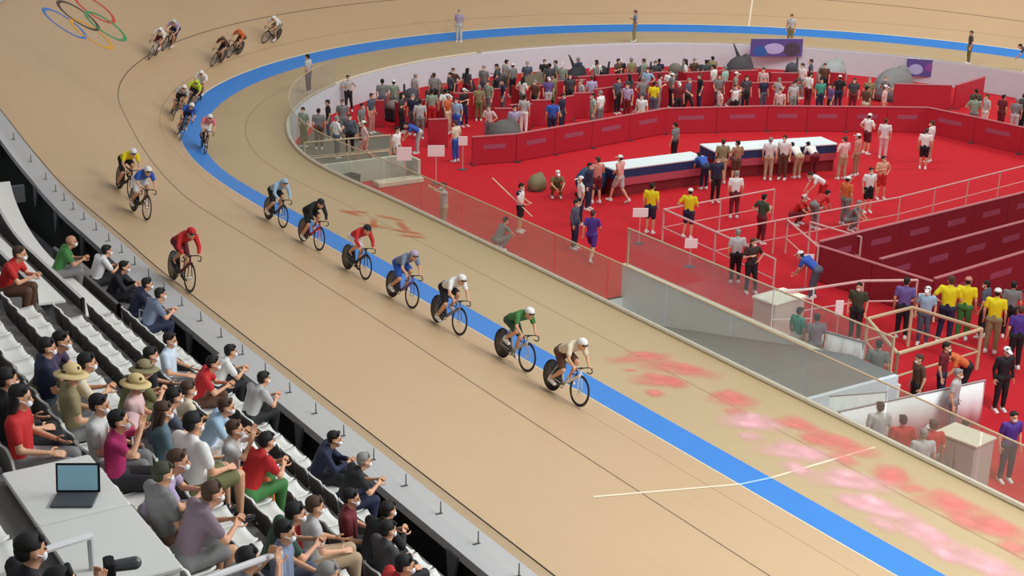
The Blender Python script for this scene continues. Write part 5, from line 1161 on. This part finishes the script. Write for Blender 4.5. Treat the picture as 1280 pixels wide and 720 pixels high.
mb = MB(); mb.box((0, 0, .012), (.26, .36, .02), bev=.005); mb.obj('base', DMET, o)
mb = MB(); mb.box((.17, 0, .14), (.015, .38, .26), bev=.005, rot=Euler((0, R(12), 0)).to_matrix()); sc_ = mb.obj('lid', BLK, o)
m_ = bpy.data.materials.new('screen_glow'); m_.use_nodes = True; b_ = m_.node_tree.nodes['Principled BSDF']; b_.inputs['Base Color'].default_value = lin('6f93a3')+(1,); b_.inputs['Emission Color'].default_value = lin('7da3b3')+(1,); b_.inputs['Emission Strength'].default_value = .35
mb = MB(); mb.box((.158, 0, .145), (.004, .34, .22), rot=Euler((0, R(12), 0)).to_matrix()); mb.obj('screen', m_, sc_)
o = empty('hand_fan', (4.45, YB(4)+.5, ZP(4)+.35), R(-30), label='round red and white hand fan held in the left part of the stand', category='fan')
mb = MB(); mb.cap((-.006, 0, .2), (.006, 0, .2), .13, .13, seg=24, hemi=1); mb.obj('fan_sheet', [cm('palepink')], o); mb = MB(); mb.cap((-.008, .03, .22), (.008, .03, .22), .075, .075, seg=18, hemi=1); mb.obj('red_print', cm('red'), o); mb = MB(); mb.tube([(0, 0, -.05), (0, 0, .1)], .01); mb.obj('handle', WHITE, o)
def bag(x, y, z, col, sx, sy, sz, lab):
    o = empty('bag', (x, y, z), .3, label=lab, category='bag'); mb = MB(); mb.box((0, 0, sz/2), (sx, sy, sz), bev=.06); remesh(mb, .03, 3).obj('body', cm(col), o, smooth=True)
    mb = MB(); mb.tube([(-sx*.25, 0, sz*.95), (-sx*.2, 0, sz*1.3), (sx*.2, 0, sz*1.3), (sx*.25, 0, sz*.95)], .012); mb.obj('handle', cm(col), o)
bag(-6.35, -9.0, ZP(0)-.40, 'palegrey', .42, .4, .6, 'pale grey rounded bag standing in the front row at the aisle')
bag(4.72, YB(2)+.25, ZP(2)+.02, 'red', .25, .22, .42, 'bright red bag standing on a seat beside the person in red and green')
def bentrail(A, B, lab, m=None):
    A, B = V(A), V(B); o = empty('tubular_railing', A-V((0, 0, 1)), 0, label=lab, category='railing'); mb = MB(); u = V((0, 0, 1))
    mb.tube([V((0, 0, 1)), B-A+u], .03); mb.obj('top_rail', m or METAL, o)
    for p in (V((0, 0, 0)), B-A): mb = MB(); mb.tube([p+u, p], .026); mb.obj('post', m or METAL, o)
    mb = MB(); mb.tube([u*.5, B-A+u*.5], .018); mb.obj('lower_rail', m or METAL, o)
GR = mat('rail_pale_grey', 'c9c7c8', .45)
bentrail((8.71, -14.98, 6.9), (7.94, -14.21, 6.52), 'pale grey tubular railing crossing the lower left corner', GR)
bentrail((8.81, -13.62, 6.39), (7.9, -12.6, 5.9), 'pale grey tubular railing at the bottom of the stand beside the grey haired person', GR)

# ---------------------------------------------------------------- light: lamp fields of the hall roof, one added fill, soft sky of the hall
w = bpy.data.worlds.new('hall'); sc.world = w; w.use_nodes = True; nt = w.node_tree; bg = nt.nodes['Background']; bg.inputs[0].default_value = (.93, .96, 1, 1); bg.inputs[1].default_value = AMB
def lamp(x, y, z, sx, sy, e, col=(1, .97, .92), tgt=None):
    l = bpy.data.lights.new('roof_or_fill_lamp', 'AREA'); l.shape = 'RECTANGLE'; l.size = sx; l.size_y = sy; l.energy = e; l.color = col
    o = bpy.data.objects.new('roof_or_fill_lamp', l); C.objects.link(o); o.location = (x, y, z)
    if tgt: o.rotation_euler = (V(tgt)-V((x, y, z))).to_track_quat('-Z', 'Y').to_euler()
    o['kind'] = 'structure'
for (x, y, z, sx, sy, e, t, c_) in LAMPS: lamp(x, y, z, sx, sy, e, c_, tgt=t)
